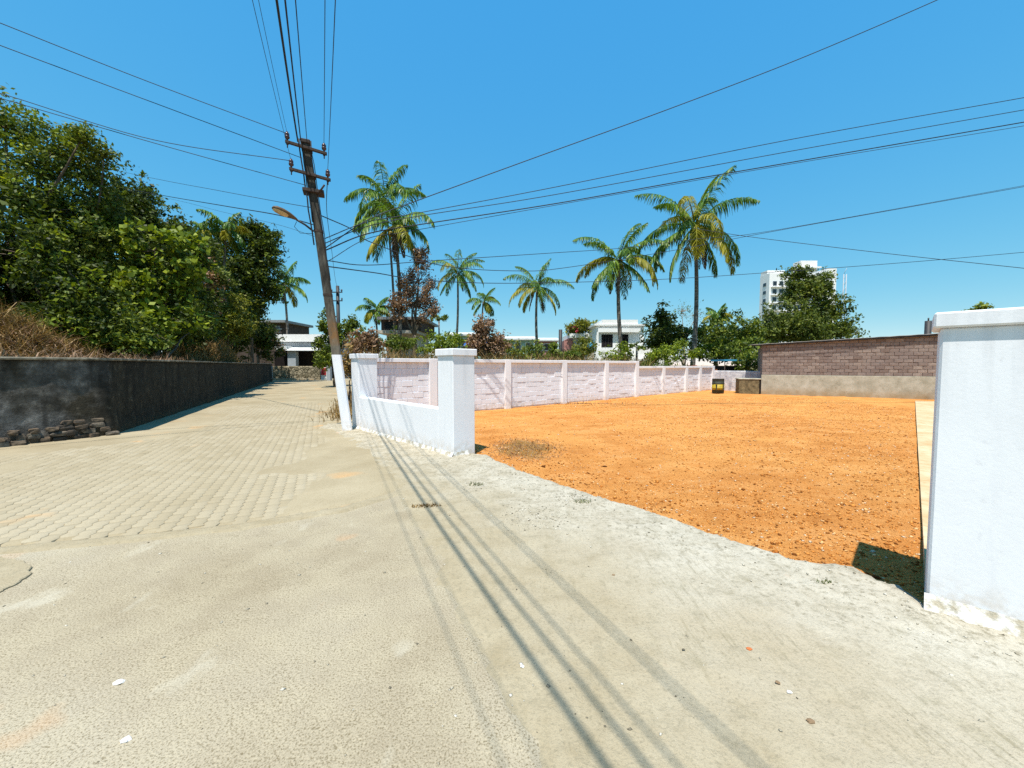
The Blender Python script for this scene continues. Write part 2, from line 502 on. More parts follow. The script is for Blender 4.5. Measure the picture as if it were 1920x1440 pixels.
m.col(m.ramp(m.noise(6, 6, 0.7), [(0.35, (0.05, 0.05, 0.04)), (0.55, (0.20, 0.18, 0.14)), (0.7, (0.36, 0.33, 0.27))]))
MT['cope'] = m.m
m = Mat('rubble_mat', 0.95, 0.08)
m.col(m.mix(m.ramp(m.noise(9, 5), [(0.4, 0), (0.65, 1)]), m.ramp(m.objrand(), [(0, (0.06, 0.05, 0.04)), (0.5, (0.15, 0.11, 0.075)), (1, (0.22, 0.19, 0.15))]), (0.05, 0.045, 0.04)))
m.bump(m.noise(25, 5), 0.8, 0.02)
MT['rubble'] = m.m
m = Mat('laterite_mat', 0.95, 0.08)
mossy = m.noise(1.3, 5)
c = m.ramp(m.objrand(), [(0, (0.19, 0.142, 0.123)), (0.4, (0.25, 0.197, 0.172)), (0.75, (0.29, 0.238, 0.213)), (1, (0.34, 0.278, 0.24))])
c = m.mix(m.math('MULTIPLY', m.ramp(m.noise(12, 5), [(0.35, 1), (0.55, 0)]), 0.45), c, (0.13, 0.09, 0.075))
c = m.mix(m.math('MULTIPLY', m.ramp(mossy, [(0.40, 0), (0.60, 1)]), 0.6), c, (0.215, 0.175, 0.165))
m.col(c); m.bump(m.noise(40, 5, 0.7), 0.9, 0.02)
MT['laterite'] = m.m
MT['mortar'] = plain('mortar_mat', (0.245, 0.205, 0.18), 0.95, 0.05, 0.35, 9, bump=0.6)
m = Mat('plinth_mat', 0.92, 0.1)
c = m.ramp(m.noise(2.4, 6, 0.65), [(0.30, (0.29, 0.27, 0.205)), (0.55, (0.42, 0.40, 0.325)), (0.75, (0.52, 0.50, 0.43))])
c = m.mix(m.math('MULTIPLY', m.math('MULTIPLY', m.range(m.sep(2), 0.45, 0.0), m.ramp(m.noise(4, 5), [(0.25, 0.35), (0.6, 1)])), 0.7), c, (0.30, 0.20, 0.09))
c = m.mix(m.math('MULTIPLY', m.ramp(m.noise(11, 5), [(0.30, 1), (0.42, 0)]), 0.5), c, (0.20, 0.17, 0.11))
m.col(c); m.bump(m.noise(30, 5), 0.4, 0.01)
MT['plinth'] = m.m
m = Mat('strip_mat', 0.92, 0.1)
c = m.ramp(m.noise(2.0, 5), [(0.35, (0.46, 0.32, 0.17)), (0.65, (0.56, 0.45, 0.29))])
c = m.mix(m.math('MULTIPLY', m.ramp(m.noise(13, 5), [(0.33, 1), (0.45, 0)]), 0.5), c, (0.40, 0.20, 0.07))
m.col(c); m.bump(m.noise(50, 4), 0.3, 0.006)
MT['strip'] = m.m

# -- pole, metal, wires
m = Mat('pole_mat', 0.92, 0.1)
v = m.noise(9, 6, 0.7, m.scale((1, 1, 0.25)))
c = m.ramp(v, [(0.32, (0.024, 0.022, 0.020)), (0.52, (0.060, 0.055, 0.047)), (0.70, (0.145, 0.135, 0.115))])
c = m.mix(m.range(m.sep(2), 3.2, 2.0), c, m.ramp(v, [(0.3, (0.085, 0.073, 0.055)), (0.7, (0.19, 0.17, 0.135))]))
rust = m.math('MULTIPLY', m.math('MULTIPLY', m.range(m.sep(2), 1.9, 2.05), m.range(m.sep(2), 2.75, 2.35)), m.ramp(m.noise(5, 4), [(0.35, 0.3), (0.55, 1)]))
c = m.mix(m.math('MULTIPLY', rust, 0.8), c, (0.22, 0.11, 0.04))
m.col(c); m.bump(v, 0.5, 0.015)
MT['pole'] = m.m
MT['rust'] = plain('rusty_iron_mat', (0.045, 0.030, 0.024), 0.8, 0.3, 0.5, 20)
MT['iron'] = plain('dark_iron_mat', (0.03, 0.03, 0.033), 0.6, 0.4, 0.4, 12)
MT['ceramic'] = plain('brown_ceramic_mat', (0.055, 0.025, 0.028), 0.3, 0.5, 0.4, 20)
MT['wire'] = plain('wire_mat', (0.022, 0.03, 0.045), 0.6, 0.3, 0.2, 3)
MT['cable'] = plain('black_cable_mat', (0.014, 0.013, 0.015), 0.6, 0.3, 0.2, 3)
MT['lens'] = plain('lamp_lens_mat', (0.45, 0.33, 0.17), 0.35, 0.4, 0.25, 10)
MT['lamp'] = plain('lamp_housing_mat', (0.10, 0.06, 0.028), 0.6, 0.3, 0.4, 12)
MT['tin'] = plain('weathered_roof_sheet_mat', (0.22, 0.22, 0.22), 0.6, 0.35, 0.4, 3)
MT['tin_pale'] = plain('pale_roof_sheet_mat', (0.55, 0.56, 0.55), 0.6, 0.3, 0.2, 2)
MT['drum_black'] = plain('drum_black_mat', (0.035, 0.04, 0.03), 0.6, 0.3, 0.5, 7)
MT['drum_yellow'] = plain('drum_yellow_mat', (0.36, 0.26, 0.02), 0.6, 0.3, 0.35, 9)
MT['tankside'] = plain('mossy_concrete_mat', (0.17, 0.135, 0.075), 0.95, 0.1, 0.6, 5, bump=0.6)
MT['shadowroom'] = plain('dark_interior_mat', (0.018, 0.015, 0.015), 0.8, 0.1, 0.3, 3)  # near-black colour standing in for the shade inside dark openings
MT['glass'] = plain('window_glass_mat', (0.02, 0.023, 0.028), 0.12, 0.6, 0.2, 2)
MT['housewhite'] = plain('house_white_mat', (0.84, 0.84, 0.82), 0.8, 0.2, 0.06, 1.5)
MT['housegrey'] = plain('house_grey_mat', (0.36, 0.40, 0.44), 0.8, 0.2, 0.12, 1.5)
MT['housecream'] = plain('house_cream_mat', (0.66, 0.63, 0.50), 0.8, 0.2, 0.1, 1.5)
MT['towerwhite'] = plain('tower_white_mat', (0.80, 0.79, 0.78), 0.8, 0.2, 0.04, 0.4)
MT['oldwood'] = plain('old_boards_mat', (0.075, 0.055, 0.045), 0.9, 0.1, 0.45, 4)
MT['oldplaster'] = plain('old_plaster_mat', (0.40, 0.36, 0.30), 0.9, 0.1, 0.3, 2)
MT['bluesheet'] = plain('blue_sheet_mat', (0.02, 0.10, 0.36), 0.6, 0.3, 0.3, 2)
MT['bluetank'] = plain('blue_tank_mat', (0.05, 0.30, 0.50), 0.5, 0.3, 0.15, 2)
MT['redpaint'] = plain('red_paint_mat', (0.42, 0.03, 0.035), 0.6, 0.3, 0.3, 3)
MT['brickred'] = plain('red_brick_mat', (0.32, 0.12, 0.06), 0.9, 0.1, 0.4, 6, bump=0.5)
MT['pinkwall'] = plain('pink_wall_mat', (0.45, 0.22, 0.20), 0.9, 0.1, 0.2, 2)
MT['greenwall'] = plain('pale_green_wall_mat', (0.32, 0.50, 0.46), 0.85, 0.2, 0.15, 2)
MT['stonewall'] = None
m = Mat('mossy_stone_wall_mat', 0.95, 0.08)
vo = m.vor(3.2, 'DISTANCE_TO_EDGE'); vc = m.vor(3.2, 'F1', out='Color')
c = m.mix(0.55, m.ramp(m.noise(2.0, 6, 0.7), [(0.32, (0.10, 0.085, 0.05)), (0.55, (0.27, 0.235, 0.16)), (0.72, (0.46, 0.42, 0.32))]), m.ramp(vc, [(0.2, (0.10, 0.09, 0.055)), (0.8, (0.36, 0.31, 0.22))]))
c = m.mix(m.ramp(vo, [(0.0, 1), (0.07, 0)]), c, (0.08, 0.065, 0.04))
m.col(c); m.bump(m.ramp(vo, [(0, 0), (0.15, 1)]), 0.8, 0.05)
MT['stonewall'] = m.m

# -- foliage
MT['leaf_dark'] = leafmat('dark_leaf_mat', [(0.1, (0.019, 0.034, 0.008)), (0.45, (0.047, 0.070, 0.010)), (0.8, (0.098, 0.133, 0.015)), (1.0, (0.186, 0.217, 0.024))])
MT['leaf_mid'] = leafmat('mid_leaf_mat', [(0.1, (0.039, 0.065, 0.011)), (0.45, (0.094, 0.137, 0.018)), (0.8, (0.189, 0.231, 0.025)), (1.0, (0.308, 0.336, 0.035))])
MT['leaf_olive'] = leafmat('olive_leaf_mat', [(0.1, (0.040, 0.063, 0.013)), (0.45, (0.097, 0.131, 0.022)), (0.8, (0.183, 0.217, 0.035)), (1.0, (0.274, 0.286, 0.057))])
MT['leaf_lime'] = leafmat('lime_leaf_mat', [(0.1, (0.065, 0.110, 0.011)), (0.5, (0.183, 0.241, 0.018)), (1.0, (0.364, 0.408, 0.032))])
MT['leaf_yellow'] = leafmat('yellowish_leaf_mat', [(0.1, (0.069, 0.092, 0.017)), (0.5, (0.196, 0.207, 0.023)), (1.0, (0.345, 0.322, 0.046))])
MT['leaf_brown'] = leafmat('withered_leaf_mat', [(0.1, (0.11, 0.060, 0.034)), (0.4, (0.23, 0.130, 0.072)), (0.75, (0.36, 0.22, 0.13)), (1.0, (0.47, 0.33, 0.22))], 0.2)
MT['leaf_dry'] = leafmat('dry_straw_mat', [(0.1, (0.10, 0.055, 0.018)), (0.45, (0.24, 0.14, 0.045)), (0.8, (0.38, 0.25, 0.09)), (1.0, (0.48, 0.36, 0.17))], 0.2)
MT['frond'] = leafmat('palm_frond_mat', [(0.1, (0.030, 0.086, 0.019)), (0.5, (0.097, 0.193, 0.025)), (1.0, (0.270, 0.367, 0.043))], 0.3, 0.4)
MT['frond_yellow'] = leafmat('yellow_frond_mat', [(0.1, (0.115, 0.138, 0.014)), (0.5, (0.276, 0.265, 0.021)), (1.0, (0.460, 0.391, 0.046))], 0.35, 0.45)
MT['frond_dead'] = leafmat('dead_frond_mat', [(0.1, (0.05, 0.035, 0.022)), (0.5, (0.15, 0.10, 0.06)), (1.0, (0.26, 0.19, 0.12))], 0.2)
MT['flower'] = leafmat('red_flower_mat', [(0.1, (0.35, 0.02, 0.06)), (0.6, (0.55, 0.05, 0.10)), (1.0, (0.62, 0.16, 0.16))], 0.3)
m = Mat('bark_mat', 0.95, 0.08)
v = m.noise(5, 5, 0.65, m.scale((1, 1, 0.3)))
m.col(m.ramp(v, [(0.32, (0.055, 0.042, 0.03)), (0.55, (0.135, 0.105, 0.075)), (0.72, (0.25, 0.21, 0.16))])); m.bump(v, 0.7, 0.03)
MT['bark'] = m.m
m = Mat('palm_bark_mat', 0.95, 0.08)
v = m.noise(3, 5, 0.65, m.scale((1, 1, 0.8))); rg = m.noise(16, 2, 0.5, m.scale((0.06, 0.06, 1)))
c = m.ramp(v, [(0.32, (0.09, 0.078, 0.064)), (0.6, (0.22, 0.195, 0.165))])
m.col(m.mix(m.math('MULTIPLY', m.ramp(rg, [(0.40, 1), (0.55, 0)]), 0.55), c, (0.035, 0.03, 0.025))); m.bump(rg, 0.6, 0.02)
MT['palmbark'] = m.m
MT['coconut'] = plain('coconut_mat', (0.22, 0.17, 0.03), 0.6, 0.3, 0.4, 8)
MT['palebark'] = plain('pale_bark_mat', (0.34, 0.27, 0.19), 0.95, 0.05, 0.35, 6)

# ------------------------------------------------------------------ key lines of the place
U = Vector((-0.69, 0.724, 0)).normalized()      # along the front boundary, away from the camera
V_ = Vector((U.y, -U.x, 0))                     # into the plot
C1 = Vector((-0.956, 6.23, 0))                  # road corner of the gate post
PW = 0.45
C2 = C1 + U * 3.78                              # road corner of the end post
C3 = G(1736, 1139)                    # inner road corner of the other gate post
BW0 = Vector((-2.60, 11.70, 0))                 # back wall line
BWD = Vector((0.775, 0.632, 0)).normalized()
BWN = Vector((BWD.y, -BWD.x, 0))                # towards the plot
LW = [Vector((-13.6, 0.0, 0)), Vector((-8.62, 8.25, 0)), Vector((-22.4, 36.0, 0))]   # foot of the black wall
LANE = Vector((-0.445, 0.895, 0)).normalized()
LANP = Vector((LANE.y, -LANE.x, 0))             # across the lane, to the right
KERB = [(-11.0, 2.05), (-6.2, 2.75), (-4.17, 3.14), (-3.3, 3.36), (-2.55, 3.60), (-1.80, 4.02), (-1.35, 4.6)]
POLEB = Vector((-3.78, 8.80, 0))

# ------------------------------------------------------------------ setting
def sheet(name, x0, x1, y0, y1, res, zf, mat, cut=-0.12, kind='structure'):
    X, Y, Q = grid(x0, x1, y0, y1, res)
    Z = zf(X, Y)
    Vv, Q = prune(np.stack([X, Y, Z], 1), Q, Z > cut)
    o = arr_obj(name, Vv, Q, mat, None, True)
    return setp(o, kind=kind)

gnd = MB(); R_ = 2500
gnd.add([(-R_, -R_, -0.3), (R_, -R_, -0.3), (R_, R_, -0.3), (-R_, R_, -0.3)], [[0, 1, 2, 3]])
setp(gnd.build('ground', MT['earth']), kind='structure')

soil_edge = [(860, 842), (890, 850), (915, 853), (960, 878), (1000, 892), (1060, 911), (1130, 931), (1200, 954), (1300, 988),
             (1400, 1021), (1480, 1043), (1600, 1060), (1645, 1085), (1680, 1093), (1702, 1110), (1733, 1139), (1800, 1160), (1990, 1180)]
SE = [tuple(G(a, b)[:2]) for a, b in soil_edge]
APL = [(-4.6, 9.6), tuple(G(640, 815)[:2]), tuple(G(700, 850)[:2]), tuple(G(745, 905)[:2]), tuple(G(790, 975)[:2]), tuple(G(880, 1120)[:2]), tuple(G(980, 1290)[:2]),
       tuple(G(1075, 1440)[:2]), (0.75, 0.4), (1.9, -2.2), (2.6, -4.2)]

def z_tar(x, y):
    d = sdist(x, y, KERB)
    z = 0.006 * fbm(x * 1.3, y * 1.3, 3) + 0.006 * fbm(x * 9, y * 9, 5, 3)
    z = z - 0.07 * sstep(-0.06, 0.05, d + 0.05 * fbm(x * 5, y * 5, 8))
    return z - 0.2 * (sdist(x, y, SE) > -0.5)
sheet('road', -10.5, 4.0, -4.5, 6.2, 0.045, z_tar, MT['tar'], -0.05)

def z_apron(x, y):
    de = sdist(x, y, SE)            # positive on the plot side
    dl = sdist(x, y, APL)           # positive to the right of the line seen from the gate
    z = 0.014 + 0.014 * fbm(x * 1.1, y * 1.1, 21) + 0.010 * fbm(x * 6, y * 6, 22, 4)
    z = z + 0.022 * sstep(-0.9, -0.25, de) * fbm(x * 11, y * 11, 37, 4, 0.65)
    z = z + 0.02 * sstep(0.30, 0.55, fbm(x * 2.4, y * 2.4, 33, 3) + 0.5) * fbm(x * 22, y * 22, 34, 2)
    z = z - 0.15 * sstep(-0.05, 0.16, de + 0.14 * fbm(x * 3.5, y * 3.5, 25, 4) + 0.05 * fbm(x * 16, y * 16, 26, 2))
    z = z - 0.06 * sstep(0.10, -0.45, dl + 0.55 * fbm(x * 1.4, y * 1.4, 28, 5, 0.6))
    return z
sheet('concrete_apron', -5.2, 5.4, -4.0, 9.8, 0.04, z_apron, MT['apron'], -0.055)

def z_soil(x, y):
    de = sdist(x, y, SE)
    z = -0.035 + 0.05 * fbm(x * 0.5, y * 0.5, 41) + 0.03 * fbm(x * 2.2, y * 2.2, 42, 4) + 0.018 * fbm(x * 9, y * 9, 43, 3, 0.6)
    ru = (x - 2.2) * U.x + (y - 6.0) * U.y + 0.35 * fbm(x * .3, y * .3, 47)
    for off in (-0.75, 0.75):
        z = z - 0.022 * np.exp(-((ru - off) / 0.16) ** 2) + 0.010 * np.exp(-((np.abs(ru - off) - 0.28) / 0.10) ** 2)
    near = np.exp(-(((x - 2.95) / 0.75) ** 2 + ((y - 2.75) / 0.6) ** 2))
    return z - 0.10 * near
X, Y, Q = grid(-3.6, 21, 1.8, 25.5, 0.07)
ins = (sdist(X, Y, SE) > -0.35)
ins &= ((X - BW0.x) * BWN.x + (Y - BW0.y) * BWN.y) > -0.1
ins &= ((X - C1.x) * V_.x + (Y - C1.y) * V_.y) > -0.2
Vv, Q = prune(np.stack([X, Y, z_soil(X, Y)], 1), Q, ins)
setp(arr_obj('soil_plot', Vv, Q, MT['soil'], None, True), kind='structure')

# long concrete strip beside the plot
s0, s1 = G(1731, 1010), G(1716, 752); s2, s3 = G(1746, 752), G(1775, 1010)
ed = (s1 - s0).normalized(); en = Vector((ed.y, -ed.x, 0)); sa = s0 - ed * 0.9
st = MB(); st.prism([tuple(q[:2]) for q in (sa, sa + en * 1.15, s1 + en * 1.15, s1)], -0.3, 0.025)
setp(st.build('concrete_path', MT['strip']), kind='structure')

# edging strip between pavers and tar
def ribbon(pts, wid, z, res=0.04, seed=1):
    P_ = [Vector((a, b, 0)) for a, b in pts]
    out = []
    for a, b in zip(P_[:-1], P_[1:]):
        n = max(1, int((b - a).length / res))
        for i in range(n): out.append(a.lerp(b, i / n))
    out.append(P_[-1])
    Vs = []; Qs = []
    nj = 7
    for i, p in enumerate(out):
        d = (out[min(i + 1, len(out) - 1)] - out[max(i - 1, 0)]).normalized()
        nrm = Vector((d.y, -d.x, 0))
        for j in range(nj):
            t = j / (nj - 1)
            q = p + nrm * (t * wid)
            e = float(fbm(np.array([q.x * 6]), np.array([q.y * 6]), seed)[0])
            e2 = float(fbm(np.array([q.x * 3]), np.array([q.y * 3]), seed + 9)[0])
            q = q + nrm * (e2 * 0.06 if j == nj - 1 else 0)
            zz = z + 0.012 * e - (0.03 if j in (0, nj - 1) else 0)
            Vs.append((q.x, q.y, zz))
    for i in range(len(out) - 1):
        for j in range(nj - 1):
            a = i * nj + j
            Qs.append((a, a + 1, a + nj + 1, a + nj))
    return np.array(Vs), np.array(Qs)
Vv, Q = ribbon(KERB, 0.19, 0.012)
setp(arr_obj('concrete_edging', Vv, Q[:, ::-1], MT['apron'], None, True), kind='structure')

# cracked slab lying at the road's near side
sl = [G(-140, 1040), G(0, 1046), G(38, 1052), (G(62, 1062)), G(52, 1082), G(26, 1098), G(0, 1113), G(-160, 1160)]
ms = MB(); n_ = len(sl); cxy = sum((Vector(p) for p in sl), Vector()) / n_
rg = random.Random(5); ring = []
for i in range(n_):
    a, b = sl[i], sl[(i + 1) % n_]
    for t in (0, .25, .5, .75):
        p = a.lerp(b, t); ring.append(p + Vector((rg.uniform(-.012, .012), rg.uniform(-.012, .012), 0)))
k = len(ring)
ms.add([(p.x, p.y, -0.02) for p in ring] + [(p.x, p.y, 0.008) for p in ring] + [((p.x - cxy.x) * .97 + cxy.x, (p.y - cxy.y) * .97 + cxy.y, 0.013) for p in ring],
       [[i, (i + 1) % k, k + (i + 1) % k, k + i] for i in range(k)] + [[k + i, k + (i + 1) % k, 2 * k + (i + 1) % k, 2 * k + i] for i in range(k)] + [[2 * k + i for i in range(k)]])
setp(ms.build('cracked_slab', MT['apron']), 'broken corner of an old concrete slab on the tar by the pavers', 'slab')

# ---- lane: sand bed and interlocking pavers
def lane_in(x, y, m=0.0):
    """inside the paved lane"""
    a = sdist(x, y, KERB) > m
    # left: the black wall
    d1 = -sdist(x, y, [tuple(p[:2]) for p in LW])
    rr = [(-1.35, 3.2), (-1.75, 4.3), (-2.6, 6.2), (-3.95, 8.9), tuple(G(618, 722)[:2]), (-17.6, 37.0)]
    d2 = sdist(x, y, rr)
    return a & (d1 > m) & (d2 > m) & (y < 39.5)

def z_bed(x, y):
    z = -0.0045 + 0.004 * fbm(x * 1.2, y * 1.2, 51)
    dleft = -sdist(x, y, [tuple(p[:2]) for p in LW])
    dr = sdist(x, y, [(-1.35, 3.2), (-1.75, 4.3), (-2.6, 6.2), (-3.95, 8.9), tuple(G(618, 722)[:2]), (-17.6, 37.0)])
    dust = sstep(1.7, 0.3, dleft + 1.6 * fbm(x * 0.8, y * 0.8, 55)) + sstep(0.7, 0.05, dr + 0.8 * fbm(x * 0.9, y * 0.9, 56)) + 0.85 * sstep(0.20, 0.28, fbm(x * 0.55, y * 0.55, 57))
    return z + 0.014 * np.clip(dust, 0, 1) + 0.003 * fbm(x * 7, y * 7, 58) - 0.06 * sstep(0.05, -0.03, sdist(x, y, KERB))
X, Y, Q = grid(-16, -1, 1.6, 15, 0.07)
Vv, Q1 = prune(np.stack([X, Y, z_bed(X, Y)], 1), Q, lane_in(X, Y, -0.5))
X, Y, Q = grid(-27, -3.5, 15, 44, 0.25)
Z = -0.002 + 0.01 * fbm(X * .8, Y * .8, 51)
Vw, Q2 = prune(np.stack([X, Y, Z], 1), Q, (-sdist(X, Y, [tuple(p[:2]) for p in LW]) > -0.3) & (((X + 3.95) * LANP.x + (Y - 8.9) * LANP.y) < 5.0))
lane = setp(arr_obj('lane', np.concatenate([Vv, Vw]), np.concatenate([Q1, Q2 + len(Vv)]), MT['sand'], None, True), kind='structure')

PL, PWD, ZA, JO = 0.230, 0.118, 0.011, 0.0022
def paver_poly():
    top = []
    for k_ in range(5):
        top.append((k_ * PL / 4 - PL / 2, -PWD / 2 + (ZA if k_ % 2 else -ZA)))
    bot = []
    for k_ in range(4, -1, -1):
        bot.append((k_ * PL / 4 - PL / 2, PWD / 2 + (ZA if k_ % 2 else -ZA)))
    return top + bot
pp = np.array(paver_poly())
def inset(poly, d):
    sgn = np.stack([np.where(np.abs(poly[:, 0]) > PL / 2 - 1e-6, np.sign(poly[:, 0]), 0), np.array([-1] * 5 + [1] * 5)], 1)
    return poly - sgn * d
pa, pb = inset(pp, JO), inset(pp, JO + 0.003)
pv = np.concatenate([np.c_[pa, np.full(10, -0.03)], np.c_[pa, np.full(10, -0.0025)], np.c_[pb, np.zeros(10)]])
pf_side = [[i, (i + 1) % 10, 10 + (i + 1) % 10, 10 + i] for i in range(10)] + [[10 + i, 10 + (i + 1) % 10, 20 + (i + 1) % 10, 20 + i] for i in range(10)]
top_tri = [[20, 21, 28, 29], [21, 22, 27, 28], [22, 23, 26, 27], [23, 24, 25, 26]]
pq = np.array(pf_side + top_tri)
ang = math.atan2(LANE.y, LANE.x)
cs, sn = math.cos(ang), math.sin(ang)
rng = np.random.default_rng(4)
# candidate centres: s along the lane, t across
S_, T_ = np.meshgrid(np.arange(-60, 110), np.arange(-110, 110))
s_c = (S_ + 0.5 * (T_ % 2)) * PL; t_c = T_ * PWD
cx_ = -2.0 + LANE.x * s_c - LANE.y * t_c; cy_ = 4.0 + LANE.y * s_c + LANE.x * t_c
ok = lane_in(cx_.ravel(), cy_.ravel(), 0.03) & (np.hypot(cx_.ravel(), cy_.ravel()) < 17.5)
pc = np.stack([cx_.ravel()[ok], cy_.ravel()[ok]], 1)
pz = 0.002 * (rng.random(len(pc)) - 0.5) + 0.004 * fbm(pc[:, 0] * 1.2, pc[:, 1] * 1.2, 51)
inview = (np.abs(pc[:, 0] / pc[:, 1]) < 1.36)
clear = z_bed(pc[:, 0], pc[:, 1]) < pz - 0.002
dist = np.hypot(pc[:, 0], pc[:, 1]) + np.where(inview & clear, 0, 100)
order = np.argsort(dist)
near_i, far_i = order[:290], order[290:]
pmesh = [arr_mesh('paver', pv * np.array([1, 1, 1]), pq) for _ in range(1)]
pmesh[0].materials.append(MT['paver'])
for i in near_i:
    o = bpy.data.objects.new('paver', pmesh[0]); COL.objects.link(o); o.parent = lane
    o.location = (pc[i, 0], pc[i, 1], pz[i])
    o.rotation_euler = (rng.normal(0, 0.006), rng.normal(0, 0.006), ang + rng.normal(0, 0.006))
base = pv[10:]; fq = pq[10:] - 10
nF = len(far_i)
rot = np.array([[cs, -sn, 0], [sn, cs, 0], [0, 0, 1]])
bw = base @ rot.T
VV = (bw[None] + np.c_[pc[far_i], pz[far_i]][:, None, :])
tilt = rng.normal(0, 0.004, (nF, 2))
VV[:, :, 2] += (bw[None, :, 0] * tilt[:, None, 0] + bw[None, :, 1] * tilt[:, None, 1])
QQ = fq[None] + (np.arange(nF) * 20)[:, None, None]
fp = arr_obj('paver_field', VV.reshape(-1, 3), QQ.reshape(-1, 4), MT['paver'], lane)
fp['kind'] = 'stuff'

# ---- loose stuff on the ground
def rocks(n, pos, size, seed, flat=0.6):
    """n little angular stones as one array mesh; pos (n,3), size (n,)"""
    r = np.random.default_rng(seed)
    oct_v = np.array([[1, 0, 0], [-1, 0, 0], [0, 1, 0], [0, -1, 0], [0, 0, 1], [0, 0, -1]], float)
    oct_f = np.array([[0, 2, 4], [2, 1, 4], [1, 3, 4], [3, 0, 4], [2, 0, 5], [1, 2, 5], [3, 1, 5], [0, 3, 5]])
    Vv = oct_v[None] * r.uniform(0.55, 1.25, (n, 6, 1)) + r.normal(0, 0.16, (n, 6, 3))
    a = r.uniform(0, 6.28, n); c, s = np.cos(a), np.sin(a)
    x = Vv[..., 0] * c[:, None] - Vv[..., 1] * s[:, None]; y = Vv[..., 0] * s[:, None] + Vv[..., 1] * c[:, None]
    Vv = np.stack([x, y, Vv[..., 2] * flat], -1) * size[:, None, None] + pos[:, None, :]
    return Vv.reshape(-1, 3), (oct_f[None] + (np.arange(n) * 6)[:, None, None]).reshape(-1, 3)

r = np.random.default_rng(11)
n = 170000
px = r.uniform(-3, 14, n); py = 2.2 + r.random(n) ** 1.8 * 16
dse = sdist(px, py, SE)
keep = (dse > 0.03) & (((px - BW0.x) * BWN.x + (py - BW0.y) * BWN.y) > 0.3) & (((px - C1.x) * V_.x + (py - C1.y) * V_.y) > 0.1) & (px < s0.x + (py - s0.y) * (s1.x - s0.x) / (s1.y - s0.y))
dens = 0.25 + 0.75 * sstep(2.5, 0.3, dse) + 0.5 * sstep(1.0, 4.0, px)
keep &= r.random(n) < dens * (0.35 + 0.9 * (fbm(px * 0.9, py * 0.9, 61) + 0.5))
px, py = px[keep], py[keep]; n = len(px)
sz = 0.0055 + 0.015 * r.random(n) ** 2.4 + 0.02 * (r.random(n) > 0.995)
Vv, Q = rocks(n, np.stack([px, py, z_soil(px, py) + sz * 0.15], 1), sz, 12)
setp(arr_obj('soil_clods', Vv, Q, MT['clod']), 'crumbs and clods of orange laterite strewn over the bare plot', 'soil', kind='stuff')

n = 26000
px = r.uniform(-9, 4.2, n); py = 0.6 + r.random(n) ** 1.5 * 9
zt = np.maximum(z_tar(px, py), z_apron(px, py))
keep = (zt > -0.02) & (sdist(px, py, SE) < 0.05)
cl = fbm(px * 1.1, py * 1.1, 71) + 0.5
gp = [G(1000, 972), G(893, 910), G(1075, 935), G(1035, 975), G(1660, 1160), G(800, 950)]
hot = sum(np.exp(-((px - g.x) ** 2 + (py - g.y) ** 2) / (2 * 0.13 ** 2)) for g in gp)
foot = sstep(0.5, 0.05, np.abs((px - C1.x) * V_.x + (py - C1.y) * V_.y + 0.1)) * (((px - C1.x) * U.x + (py - C1.y) * U.y) > -0.2)
keep &= r.random(n) < 0.07 + 0.3 * sstep(0.55, 0.75, cl) + 0.9 * hot + 0.35 * foot + 0.75 * sstep(-0.8, -0.1, sdist(px, py, SE))
px, py, zt = px[keep], py[keep], zt[keep]; n1 = len(px)
# denser handfuls at the broken spots of the apron
ex = np.concatenate([np.stack([r.normal(g.x, s_, k_), r.normal(g.y, s_ * 0.8, k_)], 1) for g, s_, k_ in
     [(G(1010, 972), 0.20, 420), (G(893, 911), 0.07, 160), (G(1070, 935), 0.14, 240), (G(1600, 1050), 0.15, 120)]])
px = np.concatenate([px, ex[:, 0]]); py = np.concatenate([py, ex[:, 1]])
zt = np.maximum(z_tar(px, py), z_apron(px, py)); n = len(px)
sz = 0.003 + 0.010 * r.random(n) ** 3
Vv, Q = rocks(n, np.stack([px, py, zt + sz * 0.15], 1), sz, 13)
setp(arr_obj('gravel', Vv, Q, MT['gravel']), 'loose grit scattered over the road and the concrete apron', 'gravel', kind='stuff')

def stone(px_, py_, size, mat, label, seed, flat=0.6):
    g = G(px_, py_)
    z = float(np.maximum(z_tar(np.array([g.x]), np.array([g.y])), z_apron(np.array([g.x]), np.array([g.y])))[0])
    rr = random.Random(seed)
    bmv = []; mb = MB()
    rings = [(-0.5, 0.55), (-0.2, 0.95), (0.25, 0.9), (0.6, 0.45)]
    vs = []; fs = []
    for h, q in rings:
        for i in range(7):
            a = i / 7 * 6.283 + rr.uniform(-.25, .25)
            qq = q * rr.uniform(.75, 1.2)
            vs.append((g.x + size * qq * math.cos(a) * 1.25, g.y + size * qq * math.sin(a), z + size * flat * (h + 0.35)))
    for i in range(3):
        for j in range(7):
            fs.append([i * 7 + j, i * 7 + (j + 1) % 7, i * 7 + 7 + (j + 1) % 7, i * 7 + 7 + j])
    fs.append(list(range(7))[::-1]); fs.append([21 + i for i in range(7)])
    mb.add(vs, fs)
    return setp(mb.build('stone', mat), label, 'stone', 'loose stones on the road')
MT['pebble_white'] = plain('pale_pebble_mat', (0.62, 0.60, 0.57), 0.9, 0.1, 0.2, 30)
MT['pebble_brown'] = plain('brown_pebble_mat', (0.22, 0.15, 0.09), 0.9, 0.1, 0.3, 30)
MT['pebble_red'] = plain('red_pebble_mat', (0.45, 0.14, 0.05), 0.9, 0.1, 0.3, 30)
stone(222, 1280, 0.020, MT['pebble_white'], 'small white stone lying alone on the speckled tar', 1)
stone(236, 1387, 0.016, MT['pebble_white'], 'small pale stone nearest the bottom edge of the tar', 2)
stone(1520, 1359, 0.014, MT['pebble_brown'], 'round brown pebble on the smooth concrete, lowest of the pebbles', 3, 0.8)
